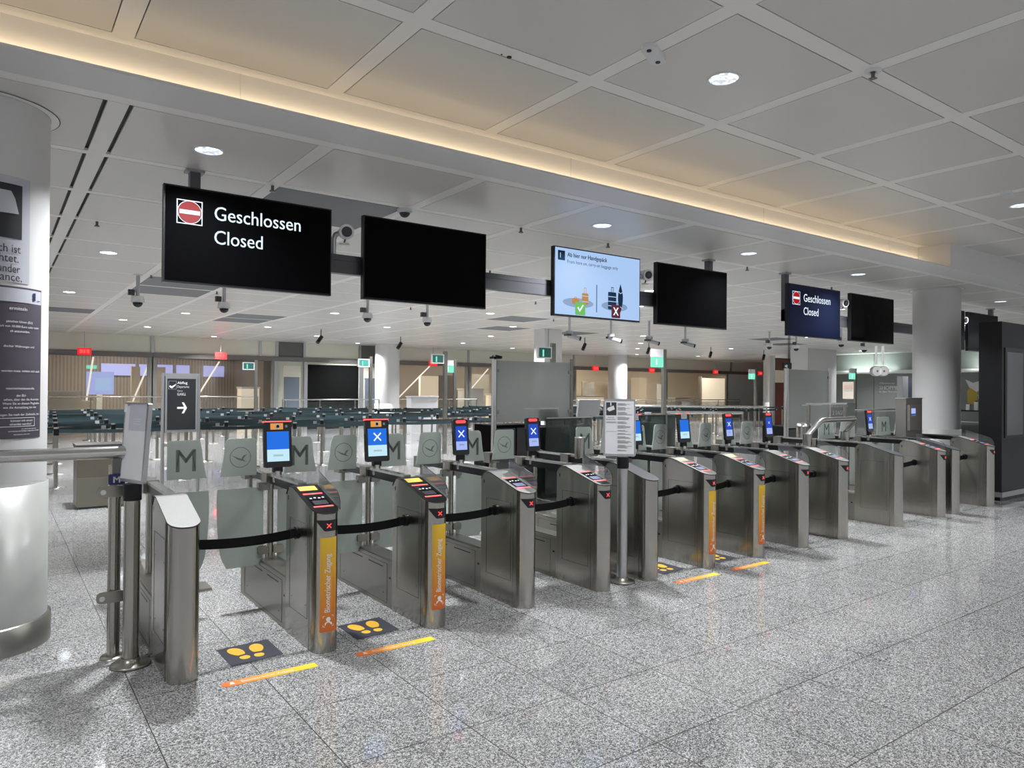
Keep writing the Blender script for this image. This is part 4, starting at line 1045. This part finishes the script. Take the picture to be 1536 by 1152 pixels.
MB().rbox(-.14, .14, -.05, .05, -.028, 0, .045, 'white_plastic', axis='z').build('housing', t)
t = thing('ceiling_hook', 'small metal sprinkler in a white ring at the upper ceiling crossing', 'sprinkler', (4.78, 2.47, H1))
MB().lathe([(.055,-.001), (.05,-.010), (.02,-.012)], (0,0,0), 'white_plastic', 20).build('collar', t); MB().cyl((0,0,-.01), (0,0,-.05), .012, 'steel_dark', 8).box(-.02,.02,-.02,.02,-.055,-.05,'steel_dark').build('nozzle', t)
t = thing('ceiling_eye', 'tiny black ceiling eye in the band left of the oval sensor', 'sensor', (2.70, 3.78, H1))
MB().cyl((0,0,0), (0,0,-.006), .016, 'black', 14).build('lens', t); MB().cyl((-.06,0,0), (-.06,0,-.004), .006, 'black', 8).build('indicator', t)
t = thing('half_dome_camera', 'small grey dome at the ceiling above the blank black screen', 'camera', (3.33, 6.45, H2))
MB().lathe([(.075,0), (.075,-.03), (.05,-.04)], (0,0,0), 'white_plastic', 22).build('ring', t); MB().sphere((0,0,-.03), .055, 'dark_plastic', 16, 6, -1, 0).build('dome_lens', t)
k = 0
for x, y in ((2.0,6.42), (4.75,6.40), (6.1,6.42), (8.85,6.4), (11.7,6.75), (.9,9.0), (2.05,8.9), (2.05,10.2), (2.05,11.5), (2.05,12.8), (2.05,14.1), (4.75,9.0), (6.1,11.6), (3.4,11.6), (3.4,14.2), (6.1,9.0), (7.5,10.2), (7.5,14.2), (9,11.6), (11.6,14.2), (13,10.3), (15,11.6)):
    o = MB().cyl((0,0,0), (0,0,-.045), .014, 'steel_dark', 8).cyl((0,0,-.045), (0,0,-.055), .026, 'steel_dark', 10).build('sprinkler', label='tiny dark sprinkler hanging from the control area ceiling', cat='sprinkler', group='ceiling sprinklers', loc=(x, y, H2))

# ------------------------------------------------------------------ far signs
def exit_post(x, y, h, label, white=False, left=True):
    t = thing('exit_sign_post', label, 'sign', (x, y, 0), group='exit signs on posts')
    MB().box(-.045, .045, -.04, .04, 0, h, 'steel_side').build('post', t)
    s = MB(); s.box(-.42, -.05, -.03, .03, h-.42 if white else h-.32, h-.18 if white else h-.08, 'exit_green' if white else 'white_plastic')
    if not white: s.box(-.39, -.08, -.032, -.03, h-.295, h-.105, 'exit_dark')
    s.box(-.30, -.26, -.036, -.03, h-.37 if white else h-.28, h-.23 if white else h-.14, 'white_lit' if white else 'exit_green'); s.build('exit_sign', t)
    if white: MB().box(-.42, -.05, -.03, .03, h-.18, h-.0, 'white_plastic').build('sign_hood', t)
exit_post(9.46, 15.99, 2.65, 'grey post with dark green exit sign, left of the round post of the frosted screen')
exit_post(12.67, 11.43, 2.64, 'nearest tall post with lit green exit sign, right of the info sign stand', True)
exit_post(9.35, 20.27, 2.65, 'post with exit sign in front of the rear door beside the slim column')
exit_post(12.74, 20.9, 2.65, 'post with lit white and green exit sign, just left of the round post', True)
exit_post(9.37, 11.48, 2.64, 'dark post with exit sign rising above the frosted screen')
exit_post(27.32, 14.77, 2.59, 'post with bright green exit sign near the hanging shop speakers', True)
exit_post(6.83, 23.45, 2.56, 'exit sign post above the arrow sign side of the queue field')
exit_post(25.87, 18.29, 2.59, 'post with green exit sign next to a red sign, left of the bright column', True)
for (x, z), lb in zip(((2.43, 2.83), (6.74, 2.82), (15.65, 2.80), (25.3, 2.80), (29.5, 2.78), (35.0, 2.80), (39.4, 2.80)),
    ('leftmost hanging red illuminated sign', 'second hanging red sign, above the arrow sign', 'hanging red sign right of the slim white column', 'hanging red sign left of the slim column behind the info stand',
     'hanging red sign left of the tall green exit sign', 'hanging red sign above the rear shop', 'hanging red sign beside the bright white column')):
    t = thing('red_sign', lb, 'sign', (x, 27.5, z), group='red signs along the rear front')
    MB().rbox(-.20, .20, -.04, .04, -.12, .12, .02, 'red_sign').build('sign_box', t)
    MB().box(-.14, -.05, -.045, -.04, -.06, .06, 'red_lamp').box(-.03, .03, -.045, -.04, -.06, .06, 'red_lamp').box(.06, .14, -.045, -.04, -.06, .06, 'red_lamp').build('symbols', t)
    MB().cyl((0,0,.12), (0,0,H2-z), .012, 'alu', 8).build('drop_rod', t)
t = thing('gate_number_sign', 'small black hanging sign with white letters beside the second frosted screen', 'sign', (13.42, 8.80, 2.16))
MB().box(0, .30, 0, .03, 0, .13, 'black').text('H2', .075, (.06, -.002, .03), 'white_lit').build('sign_box', t)
MB().cyl((.20,.015,.13), (.20,.015,H2-2.16), .008, 'black', 6).cyl((.25,.015,.13), (.25,.015,H2-2.16), .008, 'black', 6).build('hanger', t)

# ------------------------------------------------------------------ lit hall behind the rear glass
def pillar(x, y, w_, h, m, label): t = thing('hall_pillar', label, 'pillar', (x, y, 0), group='pale pillars in the rear hall'); MB().box(-w_/2, w_/2, -.1, .1, 0, h, m).build('shaft', t); MB().box(-w_/2-.05, w_/2+.05, -.15, .15, 0, .1, 'alu').build('base', t)
for x, lb in ((1.45, 'narrow lit pillar at far left of the rear hall'), (5.35, 'pale pillar in the rear hall left of the arrow sign'), (4.45, 'brownish pillar beside the blue windows in the rear hall')):
    pillar(x, 31, .30, 2.45, 'hall_cream', lb)
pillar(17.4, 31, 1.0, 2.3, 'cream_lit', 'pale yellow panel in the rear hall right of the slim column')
pillar(15.6, 31.5, .8, 2.35, 'wall_white', 'white pillar crossed by a slanted light in the rear hall')
pillar(31.0, 31, .7, 2.2, 'wall_white', 'white hanging banner by the nearest tall exit sign')
pillar(28.6, 31.6, .6, 2.1, 'wall_white', 'white banner just right of the slim column behind the info stand')
pillar(43.0, 31, .5, 2.4, 'hall_cream', 'cream pillar far right in the rear hall')
for (x0, z0, x1, z1), lb in zip(((2.75, 1.15, 2.95, 2.75), (4.25, 1.1, 4.85, 2.7), (6.45, 1.15, 7.35, 2.7), (15.2, 1.1, 17.0, 2.75), (19.0, 1.3, 20.4, 2.7), (22.4, 1.1, 24.4, 2.7)),
        ('leftmost slanted light tube in the rear hall', 'slanted light tube left of the arrow sign', 'slanted light tube just right of the arrow sign', 'slanted light tube right of the slim white column',
         'slanted light tube behind the post with the dark green exit sign', 'slanted light tube beside the frosted screen post')):
    t = thing('light_tube', lb, 'light', (0, 30.2, 0), group='slanted light tubes in the rear hall')
    MB().cyl((x0,0,z0), (x1,0,z1), .032, 'tube_light', 10).build('tube', t)
    MB().box(x0-.2, x0+.2, -.1, .3, 0, z0, 'hall_cream').build('plinth', t)
t = thing('hall_window_band', 'row of pale blue lit windows deep in the rear hall', 'window', (0, 34.9, 0))
for a, b_ in ((3.7, 5.0), (5.15, 6.5), (6.65, 7.2), (7.8, 8.7)): MB().box(a, b_, -.05, 0, 2.15, 2.65, 'window_blue').build('pane', t)
t = thing('hall_advert', 'glowing blue-white advert screen in the rear hall at left', 'screen', (0, 32.5, 0))
MB().box(2.95, 3.9, -.03, .05, 1.35, 2.25, 'scr_lav').build('panel', t); MB().box(3.25, 3.8, -.06, -.03, 1.5, 2.0, 'scr_sky').build('picture', t); MB().box(3.3, 3.5, -.05, .05, 0, 1.35, 'wall_white').build('stand', t)
t = thing('hall_exit_sign', 'small green exit sign inside the rear hall at left', 'sign', (2.9, 32.0, 2.35)); MB().box(0,.35,0,.05,0,.14,'exit_green').build('sign_box', t); MB().cyl((.17,.02,.14),(.17,.02,1.65),.01,'black',6).build('drop_rod', t)
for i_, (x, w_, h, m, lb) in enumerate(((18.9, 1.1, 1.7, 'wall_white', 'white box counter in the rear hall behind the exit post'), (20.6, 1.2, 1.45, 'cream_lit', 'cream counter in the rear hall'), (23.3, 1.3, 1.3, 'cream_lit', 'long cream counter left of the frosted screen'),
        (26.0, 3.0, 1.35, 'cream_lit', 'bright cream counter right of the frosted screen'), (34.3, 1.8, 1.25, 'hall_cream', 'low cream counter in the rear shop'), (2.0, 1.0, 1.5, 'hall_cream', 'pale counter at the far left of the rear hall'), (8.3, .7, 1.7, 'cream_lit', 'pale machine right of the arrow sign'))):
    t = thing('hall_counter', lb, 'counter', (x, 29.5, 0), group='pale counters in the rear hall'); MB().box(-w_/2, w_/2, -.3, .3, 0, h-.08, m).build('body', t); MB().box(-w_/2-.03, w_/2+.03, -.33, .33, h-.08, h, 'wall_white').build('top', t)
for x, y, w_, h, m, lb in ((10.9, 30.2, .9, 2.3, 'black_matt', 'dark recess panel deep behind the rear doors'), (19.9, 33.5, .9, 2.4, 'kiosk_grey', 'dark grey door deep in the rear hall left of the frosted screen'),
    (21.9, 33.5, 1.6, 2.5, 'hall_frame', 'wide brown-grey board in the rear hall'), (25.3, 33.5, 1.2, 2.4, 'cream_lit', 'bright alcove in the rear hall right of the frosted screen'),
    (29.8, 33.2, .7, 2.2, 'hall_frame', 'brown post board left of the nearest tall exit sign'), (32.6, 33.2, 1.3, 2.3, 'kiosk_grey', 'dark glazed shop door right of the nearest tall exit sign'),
    (34.6, 33.4, 1.5, 2.5, 'hall_cream', 'pale display wall in the rear shop'), (36.3, 33.0, .8, 2.1, 'wall_white', 'white price tower in the rear shop')):
    t = thing('hall_board', lb, 'panel', (x, y, 0), group='boards in the rear hall')
    MB().box(-w_/2, w_/2, 0, .08, .1, h, m).build('board', t); MB().box(-w_/2-.04, w_/2+.04, -.02, .1, 0, .1, 'alu').build('base', t)
t = thing('shop_back_wall', 'brightly lit cream shop front left of the bright white column', 'shop front', (38.9, 30.5, 0))
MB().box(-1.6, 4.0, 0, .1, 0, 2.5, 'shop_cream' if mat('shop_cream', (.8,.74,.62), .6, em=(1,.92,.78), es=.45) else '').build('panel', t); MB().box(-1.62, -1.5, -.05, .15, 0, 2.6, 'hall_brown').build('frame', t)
t = thing('info_tower', 'white podium in front of the slim white column', 'podium', (12.9, 24.3, 0))
MB().box(0, 1.15, 0, .4, 0, 1.35, 'white_plastic').build('body', t); MB().box(-.03, 1.18, -.03, .43, 1.35, 1.39, 'paper').build('top', t)
for a in ((4, 31.8, 2.9), (16, 31.5, 2.9), (22, 31.5, 2.9), (29, 31.5, 2.9), (37, 29.7, 2.9)): area('hall_lamp', (a[0], a[1], 3.9), (a[0], a[1], 0), 220, (1,.88,.72), 1.2)

# ------------------------------------------------------------------ right background: shop wall things
t = thing('speaker_pair', 'two round white speakers hanging side by side on white tubes', 'speaker', (28.2, 14.3, 0))
D_ = Vector((-.62, -.78, 0)).normalized(); SX = Vector((.78, -.62, 0))
for s_, zz in ((-.10, 0), (.16, 0)):
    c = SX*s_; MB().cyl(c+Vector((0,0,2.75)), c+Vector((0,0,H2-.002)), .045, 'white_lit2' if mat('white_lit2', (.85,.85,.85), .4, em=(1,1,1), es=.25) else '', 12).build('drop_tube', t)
    q = MB().cyl(c+Vector((0,0,2.50))-D_*.12, c+Vector((0,0,2.50))+D_*.10, .20, 'white_plastic', 28).build('speaker_body', t)
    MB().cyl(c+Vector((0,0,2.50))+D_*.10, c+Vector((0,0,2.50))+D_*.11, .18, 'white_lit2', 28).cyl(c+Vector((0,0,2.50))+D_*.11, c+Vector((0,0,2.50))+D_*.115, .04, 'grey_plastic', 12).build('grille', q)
t = thing('wall_poster', 'white poster with red lines beside the dark doorway at the shop wall', 'poster', (XS-.03, 18.64, 0))
MB().box(0, .02, -.30, .30, 1.33, 2.16, 'shop_cream').build('sheet', t)
mb = MB()
for k in range(5): mb.box(-.004, 0, -.22, .22, 1.98-.07*k, 1.995-.07*k, 'red_toy' if k < 3 else 'ink_grey')
mb.build('print', t)
t = thing('wall_lettering', 'pale wall lettering reading Shopping on the grey-green shop wall', 'lettering', (XS-.012, 17.15, 0))
mb = MB(); mb.text('Willkommen zum', .10, (0,0,2.06), 'white_print', ux=(0,-1,0)); mb.text('SHOPPING-W', .24, (0,0,1.80), 'white_print', ux=(0,-1,0), fit=1.45, bold=.01); mb.text('in den Terminalbereich', .10, (0,0,1.66), 'white_print', ux=(0,-1,0), fit=1.4); mb.build('letters', t)
t = thing('wall_opening', 'dark glossy doorway at the far end of the shop wall beside the pillar', 'doorway', (33.2, 20.6, 0))
MB().box(-2.6, 1.0, 0, .1, 0, 2.1, 'dark_red').box(-2.6, 1.0, 0, .1, 2.7, 3.3, 'dark_red').box(-2.6, 1.0, 0, .1, 2.1, 2.7, 'hall_cream').build('panel', t); MB().box(-2.7, -2.55, -.05, .15, 0, 3.4, 'alu').build('frame', t)
t = thing('glass_lift_door', 'tall pale frame with dark door just left of the right column', 'door', (26.5, 12.6, 0))
MB().box(-.15, .25, -.1, .1, 0, 2.25, 'alu').build('frame', t); MB().box(.35, 1.4, 0, .08, 0, 2.1, 'kiosk_grey').build('door_leaf', t)
t = thing('price_board', 'grey counter board with pale lettering before the shop wall', 'sign', (20.9, 12.5, 0))
MB().box(0, 2.2, 0, .05, .75, 1.32, 'panel_grey').text('BORDKARTE SCANNEN', .10, (.25, -.003, 1.18), 'white_print', fit=1.5).text('2 TAGE', .20, (.85, -.003, .93), 'white_print', bold=.01).build('board', t)
MB().box(.1, .16, 0, .05, 0, .75, 'alu').box(2.0, 2.06, 0, .05, 0, .75, 'alu').build('leg', t)
t = thing('red_toy_car', 'small red display piece beyond the second frosted screen', 'toy', (18.2, 11.3, 1.0))
MB().rbox(-.22, .22, -.1, .1, .05, .22, .06, 'red_toy').rbox(-.10, .14, -.09, .09, .20, .34, .05, 'red_toy').build('body', t); MB().box(-.3,.3,-.2,.2,-.0,.05,'black').box(-.05,.05,-.05,.05,-1.0,0,'steel_dark').build('stand', t)
t = thing('perfume_poster', 'grey backlit picture of a bottle right of the thick right column', 'poster', (XS-.03, 13.0, 0))
MB().box(0, .02, -.75, .75, .9, 2.4, 'wall_greygreen').build('sheet', t)
MB().poly([(-.004, .36, 1.20), (-.004, .38, 1.75), (-.004, .25, 1.9), (-.004, .05, 1.9), (-.004, -.02, 1.70), (-.004, -.02, 1.2)], 'bottle_amber').poly([(-.005, .30, 1.9), (-.005, .45, 2.25), (-.005, .15, 2.1), (-.005, -.15, 2.2), (-.005, -.1, 1.8), (-.005, .0, 1.7), (-.005, .2, 1.85)], 'white_plastic').poly([(-.006, -.02, 1.6), (-.006, -.5, 1.5), (-.006, -.6, 1.25), (-.006, -.1, 1.25)], 'paper').build('picture', t)
for k, (y, h) in enumerate(((12.6, .5), (12.9, .35), (13.3, .6), (13.6, .4), (12.2, .45), (13.9, .3))):
    box_thing('shop_bottle', 'small packaged item on the shop shelf right of the right column', 'bottle', [('body', [(0,.12,0,.14,0,h*.7,'steel_bright' if k % 2 else 'paper')]), ('cap', [(.03,.09,.04,.10,h*.7,h*.8,'black')])], (32.9, y, .95), group='items on the shop shelf')
box_thing('shop_shelf', 'dark shelf unit below the bottle picture right of the right column', 'shelf', [('shelf_board', [(0,.6,-1.2,1.2,.90,.95,'black')]), ('shelf_board', [(0,.6,-1.2,1.2,.45,.49,'alu')]), ('side_panel', [(0,.6,-1.2,-1.15,0,.9,'steel_dark')]), ('side_panel', [(0,.6,1.15,1.2,0,.9,'steel_dark')])], (32.7, 13.0, 0))
area('shop_ledge_light', (33.4, 17.6, 2.8), (33.9, 17.6, 3.3), 26, (.85,1,.92), 2.2, .1)
area('shop_ledge_light', (33.4, 12.6, 2.8), (33.9, 12.6, 3.3), 12, (.9,1,.95), 1.2, .1)
